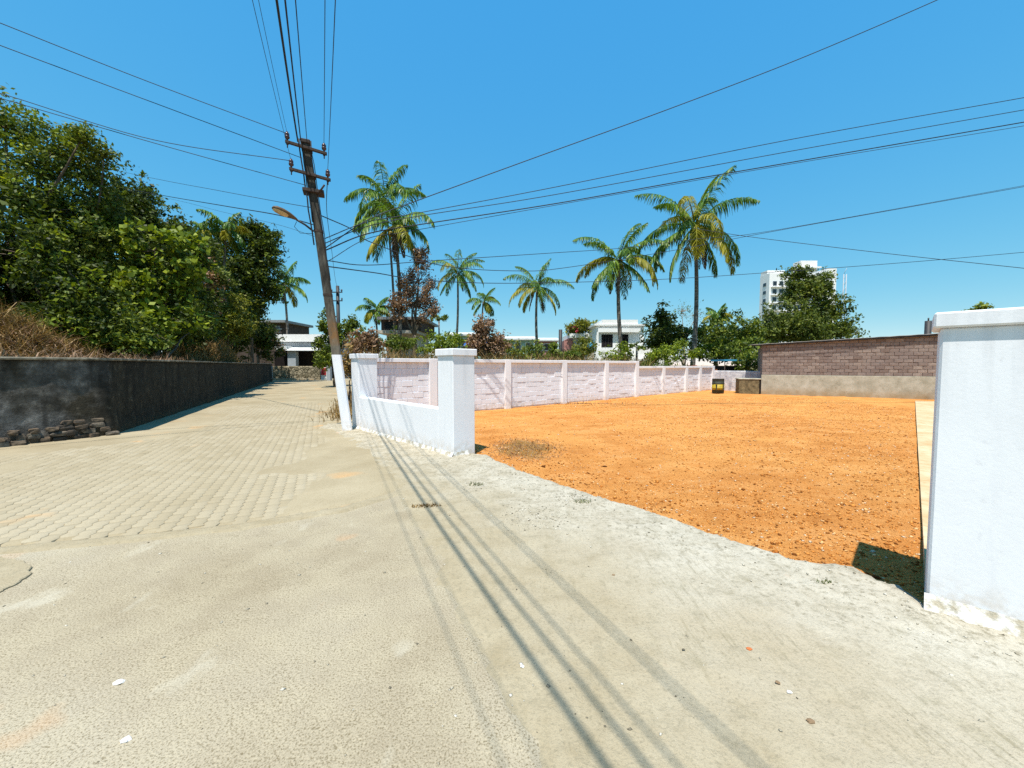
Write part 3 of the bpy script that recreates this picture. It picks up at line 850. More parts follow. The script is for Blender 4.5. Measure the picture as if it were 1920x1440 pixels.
stone(1480, 1302, 0.010, MT['pebble_white'], 'tiny pale pebble on the concrete beside a darker one', 4, 0.8)
stone(1458, 1288, 0.010, MT['pebble_brown'], 'tiny dark pebble on the concrete beside a paler one', 5, 0.8)
stone(1405, 1221, 0.013, MT['pebble_red'], 'small rust red chip of brick on the concrete', 6)
stone(979, 1257, 0.010, MT['pebble_white'], 'tiny white pebble next to the darkest wire shadow', 7, 0.8)
stone(1150, 1081, 0.010, MT['pebble_brown'], 'dark little stone on the pale concrete below the soil edge', 8)

def patch_pts(px_, py_, rx, ry):
    g = G(px_, py_)
    def f(r, n):
        a = r.uniform(0, 6.283, n); q = r.random(n) ** .6
        x = g.x + np.cos(a) * q * rx; y = g.y + np.sin(a) * q * ry
        z = np.maximum(np.maximum(z_tar(x, y), z_apron(x, y)), np.where(sdist(x, y, SE) > 0, z_soil(x, y), -1))
        return np.stack([x, y, z], 1)
    return f
GROUND_PATCHES = [
    ('weed_tuft', 'dry brown weed growing in the apron crack under the wire shadows', 800, 951, .16, .05, 110, 'leaf_dry', .035, .004),
    ('weed_tuft', 'small weed clump in the pothole just below the white gate post', 893, 911, .10, .05, 90, 'leaf_olive', .03, .003),
    ('weed_tuft', 'small green weed in the broken apron edge beside the soil', 1092, 943, .10, .05, 80, 'leaf_olive', .03, .003),
    ('weed_tuft', 'yellowish weed flattened on the apron near the big gate post', 1545, 1095, .05, .025, 50, 'leaf_olive', .02, .003),
    ('leaf_litter', 'dead leaves and twigs littering the soil just inside the gate', 985, 838, .75, 1.0, 1100, 'leaf_brown', .045, .007),
    ('leaf_litter', 'dry scraps along the foot of the white block wall', 1080, 756, 2.6, .25, 500, 'leaf_brown', .09, .010)]

# ------------------------------------------------------------------ boundary walls and gate posts
def blk(mb, o, a, la, b, lb, z0, z1, bev=0.0):
    mb.frame_box(Vector((o.x, o.y, z0)), a * la, b * lb, Vector((0, 0, z1 - z0)), bev)

def gate_post(label, corner, sgn, h=1.66, cap=0.115):
    """corner: road corner on the opening; the post runs sgn*U from it and V_ into the plot"""
    t = thing('gate_post', label, 'gate post', (corner.x, corner.y, 0), 'white gate posts')
    a = U * sgn
    o = Vector(corner)
    mb = MB()
    if sgn > 0: mb.frame_box(Vector((o.x, o.y, -0.25)), a * PW, V_ * -PW, Vector((0, 0, 1)), 0) if False else None
    o2 = o if sgn > 0 else o + a * PW
    mb.frame_box(Vector((o2.x, o2.y, -0.25)), V_ * PW, U * PW, Vector((0, 0, h + 0.25)), 0.012)
    mb.build('shaft', MT['white'], t)
    cp = MB(); ov = 0.030
    oc = o2 - V_ * ov - U * ov
    cp.frame_box(Vector((oc.x, oc.y, h - 0.002)), V_ * (PW + 2 * ov), U * (PW + 2 * ov), Vector((0, 0, cap)), 0.010)
    oc = o2 + V_ * 0.002 + U * 0.002
    cp.build('cap', MT['white'], t)
    return t
gate_post('square white gate post with flat cap joined to the low white wall', C1, 1)
gate_post('large white gate post with flat cap cut off by the frame, beside the concrete strip', C3, -1, 1.725, 0.092)
ep = gate_post('white end post with flat cap standing right behind the utility pole', C2, 1)
ep.name = 'end_post'; ep['category'] = 'wall post'
ORG['end_post'] = ORG.get('gate_post.002', Vector(C2))

def skirt(parent, a, b, out, w_, seed, name='mortar_skirt', zt=0.05):
    """ragged whitewashed mortar spilling from the wall foot"""
    n_ = max(6, int((b - a).length / 0.025)); Vs = []; Qs = []; nj = 6
    for i in range(n_ + 1):
        p = a.lerp(b, i / n_)
        e = float(fbm(np.array([i * 0.23]), np.array([seed * 3.1]), seed, 4)[0])
        ww = w_ * (0.75 + 1.3 * e)
        for j in range(nj):
            t = j / (nj - 1)
            q = p + out * (ww * t)
            zz = zt * (1 - t) ** 2.5 + 0.024 - 0.045 * t ** 1.5 + 0.012 * float(fbm(np.array([q.x * 30]), np.array([q.y * 30]), seed + 4, 2)[0])
            Vs.append((q.x, q.y, zz))
    for i in range(n_):
        for j in range(nj - 1):
            k_ = i * nj + j; Qs.append((k_, k_ + nj, k_ + nj + 1, k_ + 1))
    return arr_obj(name, np.array(Vs), np.array(Qs), MT['skirt'], parent, True)
rp = [o for o in bpy.data.objects if o.name == 'gate_post.001'][0]
skirt(rp, C3 + U * 0.01, C3 - U * 0.62, -V_, 0.13, 3, zt=0.07)

lw = thing('low_wall', 'low plain white wall between the end post and the gate post', 'wall', tuple(C1))
mb = MB(); o = C1 + U * (PW - 0.004) + V_ * 0.004
mb.frame_box(Vector((o.x, o.y, -0.2)), V_ * 0.2, U * (3.78 - PW + 0.008), Vector((0, 0, 0.2 + 0.76)), 0.012)
mb.build('wall_body', MT['white'], lw)
skirt(lw, C1 + U * 3.9, C1 + U * 0.0, -V_, 0.10, 7)
skirt(lw, C1, C1 + V_ * 0.3, -U, 0.05, 9)

# back wall with pilasters, beam and painted blocks
bw_t = thing('boundary_wall', 'long white block wall with pilasters behind the orange plot', 'wall', tuple(BW0))
def at_px(px_):
    r_ = (px_ - CX) / FPX
    # horizontal ray through that column
    s_ = (r_ * BW0.y - BW0.x) / (BWD.x - r_ * BWD.y)
    return s_
pil = [-1.75] + [at_px(p_) for p_ in (811, 951, 1057, 1136, 1193, 1243, 1286, 1312, 1336)]
TH = 0.14
H1, H2 = 1.70, 1.455
rb = random.Random(8)
block_me = {}
def block_mesh(L_, H_, D_):
    key = (round(L_, 3), round(H_, 3))
    if key not in block_me:
        b_ = MB(); b_.frame_box((0, 0, 0), (L_, 0, 0), (0, D_, 0), (0, 0, H_), 0.006)
        me = bpy.data.meshes.new('block'); me.from_pydata(b_.v, [], b_.f); me.update()
        me.materials.append(MT['white_block']); block_me[key] = me
    return block_me[key]
angw = math.atan2(BWD.y, BWD.x)
core = MB()
for i in range(len(pil) - 1):
    a_, b_ = pil[i], pil[i + 1]
    H = H1 if i < 5 else H2
    oc = BW0 + BWD * a_ - BWN * 0.040
    core.frame_box(Vector((oc.x, oc.y, -0.25)), BWD * (b_ - a_), -BWN * 0.10, Vector((0, 0, H + 0.25 - 0.02)))
core.build('wall_body', MT['white_block'], bw_t)
for i, s_ in enumerate(pil):
    H = H1 + 0.004 if i <= 5 else H2 + 0.004
    p_ = MB(); oc = BW0 + BWD * (s_ - 0.13) + BWN * 0.075
    p_.frame_box(Vector((oc.x, oc.y, -0.25)), BWD * 0.26, -BWN * 0.30, Vector((0, 0, H + 0.25)), 0.010)
    p_.build('pilaster', MT['white'], bw_t)
blocks = []
for i in range(len(pil) - 1):
    a_, b_ = pil[i] + 0.128, pil[i + 1] - 0.128
    H = H1 if i < 5 else H2
    p_ = MB(); oc = BW0 + BWD * a_ + BWN * 0.06
    p_.frame_box(Vector((oc.x, oc.y, H - 0.11)), BWD * (b_ - a_), -BWN * 0.26, Vector((0, 0, 0.11)), 0.008)
    p_.build('coping_beam', MT['white'], bw_t)
    if b_ - a_ < 0.5: continue
    nb = max(2, round((b_ - a_) / 0.36)); bl = (b_ - a_) / nb
    nr = round((H - 0.115) / 0.178); hh = (H - 0.115) / nr
    for row in range(nr):
        off = 0 if row % 2 == 0 else 0.5
        xs = [0.0] + [min(k_ + off, nb) for k_ in range(1 if off == 0 else 0, nb + 1) if 0 < k_ + off <= nb]
        if xs[-1] < nb: xs.append(nb)
        for x0_, x1_ in zip(xs[:-1], xs[1:]):
            if x1_ - x0_ < 0.2: continue
            L_ = round((x1_ - x0_) * bl - 0.008, 3); H_ = round(hh - 0.008, 3)
            pr = rb.uniform(-0.014, 0.0) - (0.010 if rb.random() < .1 else 0)
            q = BW0 + BWD * (a_ + x0_ * bl + 0.004) + BWN * (-0.02 + pr)
            rz_ = angw + rb.uniform(-.006, .006)
            blocks.append((q.length, q, row * hh + 0.003, L_, H_, rb.uniform(-.010, .010), rz_))
blocks.sort(key=lambda t_: t_[0])
rest = MB()
for i_, (dd_, q, z_, L_, H_, rx_, rz_) in enumerate(blocks):
    if i_ < 290:
        ob = bpy.data.objects.new('block', block_mesh(L_, H_, 0.10)); COL.objects.link(ob); ob.parent = bw_t
        ob.location = (q.x - BW0.x, q.y - BW0.y, z_); ob.rotation_euler = (rx_, 0, rz_)
    else:
        d1_ = Vector((math.cos(rz_), math.sin(rz_), 0)); d2_ = Vector((-d1_.y, d1_.x, 0))
        rest.frame_box(Vector((q.x, q.y, z_)), d1_ * L_, d2_ * 0.1, Vector((0, 0, H_)), 0.006)
rest.build('block_field', MT['white_block'], bw_t)['kind'] = 'stuff'

# short return wall behind the end post
rw = MB(); o = C2 + U * 0.12 + V_ * (PW - 0.004); e_ = BW0 + BWD * (-1.75) - o
rw.frame_box(Vector((o.x, o.y, -0.2)), e_.normalized() * (e_.length - 0.25), Vector((-e_.y, e_.x, 0)).normalized() * 0.18, Vector((0, 0, 1.88)), 0.01)
setp(rw.build('return_wall', MT['white_block']), 'short white return wall hidden behind the white end post', 'wall')

# lower rough wall in the far corner
E1 = BW0 + BWD * (pil[-1] + 0.12) + BWN * 0.03; E2 = Vector((15.4, 21.2, 0))
fw = MB(); d_ = (E2 - E1).normalized(); n_ = Vector((d_.y, -d_.x, 0))
fw.frame_box(Vector((E1.x, E1.y, -0.25)), d_ * (E2 - E1).length, -n_ * 0.22, Vector((0, 0, 1.42)), 0.03)
m = Mat('stained_whitewash_mat', 0.9, 0.1)
c = m.ramp(m.noise(1.5, 6, 0.65), [(0.32, (0.32, 0.33, 0.38)), (0.55, (0.66, 0.66, 0.68)), (0.7, (0.76, 0.76, 0.76))])
m.col(m.mix(m.math('MULTIPLY', m.ramp(m.noise(4, 5, 0.6, m.scale((1, 1, 0.15))), [(0.35, 1), (0.5, 0)]), 0.6), c, (0.25, 0.26, 0.31))); m.bump(m.noise(9, 5), 0.7, 0.03)
MT['stained'] = m.m
setp(fw.build('corner_wall', MT['stained']), 'low stained whitewashed wall between the drum and the brick shed', 'wall')

# ---- black compound wall by the lane
bwl = thing('compound_wall', 'long black weathered compound wall along the paved lane', 'wall', tuple(LW[1]))
def path_pts(res):
    out = []
    for a, b in zip(LW[:-1], LW[1:]):
        n_ = int((b - a).length / res)
        for i in range(n_): out.append((a.lerp(b, i / n_), (b - a).normalized()))
    out.append((LW[-1], (LW[-1] - LW[-2]).normalized()))
    return out
Vs = []; Qs = []; pts = path_pts(0.10); nz = 20
for i, (p, d) in enumerate(pts):
    nrm = Vector((d.y, -d.x, 0))
    if (p - LW[1]).length < 0.3:
        nrm = (Vector(((LW[1] - LW[0]).y, -(LW[1] - LW[0]).x, 0)).normalized() + Vector(((LW[2] - LW[1]).y, -(LW[2] - LW[1]).x, 0)).normalized()).normalized()
    s_ = i * 0.10
    zs = np.linspace(-0.25, 1.63, nz)
    dis = 0.05 * fbm(np.full(nz, s_ * 1.2), zs * 1.4, 81) + 0.035 * fbm(np.full(nz, s_ * 5), zs * 5, 82, 3) + 0.07 * sstep(0.45, 0.1, zs) * (fbm(np.full(nz, s_ * 2.5), zs * 4, 83, 3) + 0.25)
    top = 0.02 * float(fbm(np.array([s_ * 0.7]), np.array([1.0]), 84)[0])
    for j in range(nz):
        q = p + nrm * float(dis[j]); Vs.append((q.x, q.y, zs[j] + (top if j == nz - 1 else 0)))
    for off, z_ in ((-0.26, 1.63 + top), (-0.28, -0.25)):
        q = p + nrm * off; Vs.append((q.x, q.y, z_))
row = nz + 2
for i in range(len(pts) - 1):
    for j in range(row - 1):
        k_ = i * row + j; Qs.append((k_, k_ + row, k_ + row + 1, k_ + 1))
arr_obj('wall_body', np.array(Vs), np.array(Qs), MT['blackwall'], bwl, True)
Vs = []; Qs = []
for i, (p, d) in enumerate(pts):
    nrm = Vector((d.y, -d.x, 0)); s_ = i * 0.1
    e = float(fbm(np.array([s_ * 2]), np.array([0.3]), 85)[0]) * 0.03
    for off, z_ in ((0.055 + e, 1.605), (0.055 + e, 1.655 + e * 0.4), (-0.30, 1.665 + e * 0.4), (-0.30, 1.60)):
        q = p + nrm * off; Vs.append((q.x, q.y, z_))
for i in range(len(pts) - 1):
    for j in range(4):
        a = i * 4 + j; b = i * 4 + (j + 1) % 4; Qs.append((a, a + 4, b + 4, b))
arr_obj('coping', np.array(Vs), np.array(Qs), MT['cope'], bwl)
# exposed rubble at the corner of the wall foot
rg = random.Random(14)
d0 = (LW[1] - LW[0]).normalized(); n0 = Vector((d0.y, -d0.x, 0))
def rubble(parent, name, p, sx, sy, sz, rz, mat, seed):
    rr = random.Random(seed); mb = MB(); vs = []; fs = []
    for h, q in ((-0.5, 0.85), (0.0, 1.0), (0.42, 0.9), (0.5, 0.6)):
        for i in range(8):
            a = i / 8 * 6.283
            k_ = q * rr.uniform(0.82, 1.12)
            ca = max(-0.8, min(0.8, math.cos(a) * 1.15)); sa = max(-0.8, min(0.8, math.sin(a) * 1.15))
            x, y = ca * sx * k_, sa * sy * k_
            vs.append((x * math.cos(rz) - y * math.sin(rz), x * math.sin(rz) + y * math.cos(rz), h * sz + rr.uniform(-.05, .05) * sz))
    for i in range(3):
        for j in range(8): fs.append([i * 8 + j, i * 8 + (j + 1) % 8, i * 8 + 8 + (j + 1) % 8, i * 8 + 8 + j])
    fs.append(list(range(8))[::-1]); fs.append([24 + i for i in range(8)])
    mb.add([Vector(v) + p for v in vs], fs)
    return mb.build(name, mat, parent)
az0 = math.atan2(d0.y, d0.x)
for row_, (z_, cnt) in enumerate(((0.05, 9), (0.15, 8), (0.25, 6), (0.34, 3))):
    for i in range(cnt):
        s_ = 0.05 + i * 0.23 + rg.uniform(-.05, .05) + row_ * 0.06
        p = LW[1] - d0 * s_ + n0 * (0.045 - row_ * 0.012 + rg.uniform(-.04, .05))
        rubble(bwl, 'rubble_stone', Vector((p.x, p.y, z_)), rg.uniform(.07, .16), rg.uniform(.06, .11), rg.uniform(.06, .12), az0 + rg.uniform(-.5, .5), MT['rubble'], row_ * 20 + i)

# ------------------------------------------------------------------ brick shed
SA = Vector((13.25, 20.45, 0)); SD = Vector((5.55, -3.25, 0)).normalized(); SN = Vector((SD.y, -SD.x, 0))  # SN towards the plot
SL = 13.0
shed = thing('brick_shed', 'long shed of brown laterite blocks on a plastered plinth', 'shed', tuple(SA))
def roof_z(s_): return 2.60 + 0.043 * s_
mb = MB(); o = SA - SN * 0.03
mb.add([(o + SD * a - SN * b + Vector((0, 0, z_))) for a, b, z_ in
        [(0.02, 0, -.2), (SL, 0, -.2), (SL, 6, -.2), (0.02, 6, -.2), (0.02, 0, roof_z(0) - .03), (SL, 0, roof_z(SL) - .03), (SL, 6, roof_z(SL) - .03), (0.02, 6, roof_z(0) - .03)]],
       [[3, 2, 1, 0], [4, 5, 6, 7], [0, 1, 5, 4], [1, 2, 6, 5], [2, 3, 7, 6], [3, 0, 4, 7]])
mb.build('wall_core', MT['mortar'], shed)
mb = MB(); o = SA + SN * 0.035 - SD * 0.02
mb.frame_box(Vector((o.x, o.y, -0.2)), SD * SL, -SN * 0.08, Vector((0, 0, 1.195)), 0.012)
mb.build('plinth', MT['plinth'], shed)
angs = math.atan2(SD.y, SD.x)
rs = random.Random(21)
BLK = {}
def lat_block(L_, H_):
    k_ = (round(L_, 2), round(H_, 2))
    if k_ not in BLK:
        b_ = MB(); b_.frame_box((0, 0, 0), (L_, 0, 0), (0, 0.14, 0), (0, 0, H_), 0.010)
        me = bpy.data.meshes.new('block'); me.from_pydata(b_.v, [], b_.f); me.update(); me.materials.append(MT['laterite']); BLK[k_] = me
    return BLK[k_]
bh = 0.158; rows = 13; n_blk = 0; shed_rest = MB()
for row in range(rows):
    z_ = 1.0 + row * bh
    x_ = -0.16 if row % 2 else 0.0
    while x_ < SL - 0.1:
        L_ = 0.32
        x0_ = max(x_, 0.0)
        lim = roof_z(x0_ + 0.2) - 0.055
        if z_ < lim - 0.05:
            H_ = min(bh - 0.009, lim - z_)
            o = SA + SD * (x0_ + 0.005) - SN * (0.0 + rs.uniform(-0.010, 0.008))
            ln_ = min(x_ + L_ - x0_ - 0.009, SL - x0_)
            if x_ < 6.9 and n_blk < 290:
                ob = bpy.data.objects.new('block', lat_block(ln_, H_)); COL.objects.link(ob); ob.parent = shed
                ob.location = (o.x - SA.x, o.y - SA.y, z_); ob.rotation_euler = (rs.uniform(-.012, .012), rs.uniform(-.008, .008), angs); n_blk += 1
            else:
                shed_rest.frame_box(Vector((o.x, o.y, z_)), SD * ln_, -SN * 0.14, Vector((0, 0, H_)), 0.008)
        x_ += L_
shed_rest.build('block_field', MT['laterite'], shed)['kind'] = 'stuff'
ns = 90; Vs = []; Qs = []
for i in range(ns + 1):
    s_ = -0.55 + (SL + 1.0) * i / ns
    for b_ in (-0.16, 6.2):
        zz = roof_z(s_) + 0.006 * math.sin(i * math.pi * 0.5) + (0.0 if b_ < 0 else 0.25)
        q = SA + SD * s_ - SN * b_
        Vs.append((q.x, q.y, zz)); Vs.append((q.x, q.y, zz + 0.028))
for i in range(ns):
    a = i * 4; Qs += [(a + 1, a + 5, a + 7, a + 3), (a, a + 2, a + 6, a + 4), (a, a + 4, a + 5, a + 1), (a + 2, a + 3, a + 7, a + 6)]
Qs += [(0, 1, 3, 2)]
arr_obj('roof_sheet', np.array(Vs), np.array(Qs), MT['tin'], shed)
fa = MB(); q = SA - SD * 0.5 + SN * 0.135
fa.add([q + Vector((0, 0, roof_z(-.5) - .06)), q + SD * (SL + .9) + Vector((0, 0, roof_z(SL + .4) - .06)), q + SD * (SL + .9) - SN * .03 + Vector((0, 0, roof_z(SL + .4) - .06)), q - SN * .03 + Vector((0, 0, roof_z(-.5) - .06)),
        q + Vector((0, 0, roof_z(-.5) - .008)), q + SD * (SL + .9) + Vector((0, 0, roof_z(SL + .4) - .008)), q + SD * (SL + .9) - SN * .03 + Vector((0, 0, roof_z(SL + .4) - .008)), q - SN * .03 + Vector((0, 0, roof_z(-.5) - .008))],
       [[3, 2, 1, 0], [4, 5, 6, 7], [0, 1, 5, 4], [1, 2, 6, 5], [2, 3, 7, 6], [3, 0, 4, 7]])
fa.build('fascia', MT['iron'], shed)  # dark strip added along the eave to paint the roof's shaded underside
rf = MB()
for s_ in (-0.1, 2.6, 5.3, 8.0):
    q = SA + SD * s_ + SN * 0.12; rf.frame_box(Vector((q.x, q.y, roof_z(s_) - 0.085)), SD * 0.06, -SN * 0.5, Vector((0, 0, 0.06)))
rf.build('rafter', MT['oldwood'], shed)

# drum and tank in the corner
DP = G(1346, 736.5); dr = thing('steel_drum', 'black steel drum with a yellow band standing by the white corner wall', 'drum', tuple(DP))
mb = MB(); mb.lathe(DP, (0, 0, 1), [(0, 0.28), (0.02, 0.30), (0.25, 0.30), (0.26, 0.315), (0.28, 0.315), (0.29, 0.30), (0.50, 0.30), (0.51, 0.315), (0.53, 0.315), (0.54, 0.30), (0.74, 0.30), (0.75, 0.31), (0.77, 0.31)], 20)
mb.build('drum_body', MT['drum_black'], dr)
mb = MB(); mb.lathe(DP + Vector((0, 0, 0.17)), (0, 0, 1), [(0, 0.299), (0.001, 0.304), (0.075, 0.304), (0.085, 0.319), (0.115, 0.319), (0.125, 0.304), (0.30, 0.304), (0.301, 0.299)], 20)
mb.build('yellow_band', MT['drum_yellow'], dr)
mb = MB()
for a_ in (-1.15, -2.3):
    q = DP + Vector((math.cos(a_) * 0.306, math.sin(a_) * 0.306, 0)); mb.box(q.x - .03, q.x + .03, q.y - .02, q.y + .02, 0.18, 0.46)
mb.build('dark_stripe', MT['drum_black'], dr)

TP = G(1385, 737); tk = thing('masonry_tank', 'stained square masonry tank with a dark opening against the shed corner', 'tank', tuple(TP))
td = Vector((0.93, -0.36, 0)).normalized(); tn = Vector((td.y, -td.x, 0))
def tb(mb, a0, a1, b0, b1, z0, z1, bev=0.015):
    o = TP + td * a0 - tn * b0
    mb.frame_box(Vector((o.x, o.y, z0)), td * (a1 - a0), -tn * (b1 - b0), Vector((0, 0, z1 - z0)), bev)
mb = MB(); tb(mb, 0, 0.95, 0, 0.12, -0.1, 0.74); mb.build('front_wall', MT['tankside'], tk)
mb = MB(); tb(mb, 0, 0.12, 0.121, 1.0, -0.1, 0.74); tb(mb, 1.15, 1.27, 0.121, 1.0, -0.1, 0.74); tb(mb, 0.121, 1.149, 0.88, 1.0, -0.1, 0.74)
mb.build('side_wall', MT['tankside'], tk)
mb = MB(); tb(mb, -0.03, 1.30, -0.03, 1.03, 0.742, 0.80); mb.build('cover_slab', MT['plinth'], tk)
mb = MB(); tb(mb, 0.951, 1.27, 0.03, 0.06, -0.05, 0.735, 0.0); mb.build('opening', MT['shadowroom'], tk)  # near-black panel, paints the shade of the tank's open right end

# ------------------------------------------------------------------ utility poles and lamp
PT = P(574, 272, 8.72)
pole = thing('utility_pole', 'leaning grey concrete utility pole with white painted foot', 'utility pole', tuple(POLEB))
PD = (PT - Vector((POLEB.x, POLEB.y, 0)))
def pole_at(z_): return POLEB + PD * (z_ / PD.z)
ex = Vector((0.92, 0.38, 0)).normalized(); ey = Vector((-0.38, 0.92, 0)).normalized()
def pole_seg(mb, z0, z1, grow=0.0, w0=0.205, w1=0.165):
    n_ = max(2, int((z1 - z0) / 0.3) + 1); vs = []; fs = []
    for i in range(n_ + 1):
        z_ = z0 + (z1 - z0) * i / n_; c_ = pole_at(z_)
        t_ = z_ / PD.z; wx = (w0 + (w1 - w0) * t_) / 2 + grow; wy = wx * 0.82; ch = 0.03
        for (a, b) in ((-wx + ch, -wy), (wx - ch, -wy), (wx, -wy + ch), (wx, wy - ch), (wx - ch, wy), (-wx + ch, wy), (-wx, wy - ch), (-wx, -wy + ch)):
            vs.append(c_ + ex * a + ey * b)
    for i in range(n_):
        for j in range(8): fs.append([i * 8 + j, i * 8 + (j + 1) % 8, i * 8 + 8 + (j + 1) % 8, i * 8 + 8 + j])
    fs.append(list(range(8))[::-1]); fs.append([n_ * 8 + j for j in range(8)])
    mb.add(vs, fs)
mb = MB(); pole_seg(mb, -0.3, PD.z); mb.build('shaft', MT['pole'], pole)
mb = MB(); pole_seg(mb, -0.1, 1.74, 0.004); mb.build('white_paint_band', MT['white'], pole)
arms = {}
def insulator(parent, base, h=0.17, r=0.045):
    i_ = MB(); i_.lathe(base + Vector((0, 0, 0.02)), (0, 0, 1), [(0, 0.02), (0.03, 0.022), (0.035, r), (0.07, r * 1.12), (0.085, r * 0.7), (0.10, r), (0.135, r * 0.95), (0.15, 0.025), (h, 0.02)], 12)
    ins_ = i_.build('insulator', MT['ceramic'], parent)
    p_ = MB(); p_.tube([base + Vector((0, 0, -0.14)), base + Vector((0, 0, 0.03))], 0.012, 6); p_.tube([base + Vector((0, 0, -0.075)), base + Vector((0, 0, -0.05))], 0.028, 6)
    p_.build('pin', MT['rust'], parent)
    return base + Vector((0, 0, 0.15))
tips = []
for (z_, half, off) in ((PD.z - 0.16, 0.40, -0.15), (PD.z - 0.72, 0.40, -0.15)):
    c_ = pole_at(z_) + ey * off
    tl = Vector((0, 0, -0.10))
    a_ = c_ - ex * half - tl * 0.5; b_ = c_ + ex * half + tl * 0.5
    mb = MB(); dd = (b_ - a_)
    mb.frame_box(a_ - ey * 0.03, dd, ey * 0.06, Vector((0, 0, 0.055)), 0.004)
    arm = mb.build('crossarm', MT['rust'], pole)
    tips.append(insulator(arm, a_ + dd * 0.05 + Vector((0, 0, 0.05))))
    tips.append(insulator(arm, a_ + dd * 0.93 + Vector((0, 0, 0.05))))
    mb = MB(); pc_ = pole_at(z_ + 0.03); mb.frame_box(pc_ - ex * 0.105 - ey * 0.10, ex * 0.21, ey * 0.20, Vector((0, 0, 0.06)), 0.004)
    mb.build('clamp', MT['iron'], pole)
# lower bracket
mb = MB(); c_ = pole_at(PD.z - 1.05); mb.frame_box(c_ - ex * 0.20 - ey * 0.14, ex * 0.42, ey * 0.28, Vector((0, 0, 0.07)), 0.005); mb.build('bracket', MT['rust'], pole)
mb = MB(); mb.tube([c_ + ex * 0.12 - ey * 0.12, c_ + ex * 0.24 - ey * 0.2 + Vector((0, 0, 0.16))], 0.02, 6); mb.build('bracket_arm', MT['rust'], pole)
mb = MB(); c_ = pole_at(PD.z); mb.frame_box(c_ - ex * 0.11 - ey * 0.09, ex * 0.2, ey * 0.16, Vector((0, 0, 0.10)), 0.02); mb.build('pole_cap', MT['rust'], pole)
# cables strapped down the pole's face
for k_, (dx, r_) in enumerate(((-0.135, 0.016), (-0.09, 0.012), (0.10, 0.009))):
    mb = MB(); rr = random.Random(k_); zz = PD.z + 0.05; pts = []
    while zz > (3.9 if k_ == 0 else 4.6 if k_ == 1 else 3.2):
        pts.append(pole_at(zz) + ex * (dx + rr.uniform(-.012, .012)) - ey * (0.10 + rr.uniform(0, .02))); zz -= 0.25
    mb.tube(pts, r_, 6); mb.build('downlead_cable', MT['cable'], pole)
# two iron bands
for z_ in (3.05, 4.45):
    mb = MB(); pole_seg(mb, z_, z_ + 0.05, 0.006); mb.build('iron_band', MT['rust'], pole)

la = P(588, 434, 8.70); lb = P(556, 412, 8.45); lc = P(510, 389, 8.10)
lamp = thing('street_lamp', 'old street lamp with beige lens on an arm from the leaning pole', 'street lamp', tuple(la))
mb = MB(); mb.tube([la, la.lerp(lb, .5) + Vector((0, 0, .02)), lb], 0.022, 8); mb.build('arm', MT['iron'], lamp)
hd = (lc - lb); hl = hd.length; hd = hd.normalized(); hx = hd.cross(Vector((0, 0, 1))).normalized(); hz = hx.cross(hd)
mb = MB(); vs = []; fs = []; prof = [(-0.02, .03), (0.05, .05), (0.18, .075), (0.35, .10), (0.6, .115), (0.85, .10), (0.97, .06), (1.0, .02)]
nn = 14
for t_, r_ in prof:
    for k_ in range(nn):
        a_ = 2 * math.pi * k_ / nn
        up = math.sin(a_); q = lb + hd * (hl * t_) + hx * (math.cos(a_) * r_) + hz * ((max(up, 0) * 0.75 + min(up, 0) * 0.12) * r_)
        vs.append(q)
for i in range(len(prof) - 1):
    for k_ in range(nn): fs.append([i * nn + k_, i * nn + (k_ + 1) % nn, (i + 1) * nn + (k_ + 1) % nn, (i + 1) * nn + k_])
fs.append(list(range(nn))[::-1]); fs.append([(len(prof) - 1) * nn + k_ for k_ in range(nn)])
mb.add(vs, fs, True); mb.build('lamp_head', MT['lamp'], lamp)
mb = MB(); vs = []; fs = []
pr2 = [(0.36, .05), (0.42, .08), (0.6, .10), (0.82, .088), (0.93, .06), (0.97, .02)]
for t_, r_ in pr2:
    for k_ in range(nn):
        a_ = math.pi + math.pi * k_ / (nn - 1)
        vs.append(lb + hd * (hl * t_) + hx * (math.cos(a_) * r_) + hz * (math.sin(a_) * r_ * 0.45 - 0.010))
for i in range(len(pr2) - 1):
    for k_ in range(nn - 1): fs.append([i * nn + k_, i * nn + k_ + 1, (i + 1) * nn + k_ + 1, (i + 1) * nn + k_])
mb.add(vs, fs, True); mb.build('lens', MT['lens'], lamp)
mb = MB(); mb.tube([lb + Vector((0, 0, -.04)), P(552, 425, 8.5), P(563, 437, 8.6), la + Vector((0, 0, -.05))], 0.006, 5); mb.build('lamp_wire', MT['cable'], lamp)

# second pole far down the lane
q0 = P(633, 536, 30); p2 = thing('far_utility_pole', 'distant dark utility pole with two crossarms beyond the leaning one', 'utility pole', (q0.x, q0.y, 0))
mb = MB(); mb.tube([(q0.x, q0.y, -.2), (q0.x, q0.y, q0.z)], [0.16, 0.12], 8); mb.build('shaft', MT['iron'], p2)
for z_, l_ in ((q0.z - 0.55, 0.42), (q0.z - 1.2, 0.42)):
    mb = MB(); mb.box(q0.x - l_, q0.x + l_, q0.y - .2, q0.y - .13, z_, z_ + .07); a_ = mb.build('crossarm', MT['iron'], p2)
    for sx in (-.38, .38):
        mb = MB(); mb.lathe((q0.x + sx, q0.y - .16, z_ + .07), (0, 0, 1), [(0, .02), (.05, .05), (.15, .05), (.2, .02)], 8); mb.build('insulator', MT['ceramic'], a_)

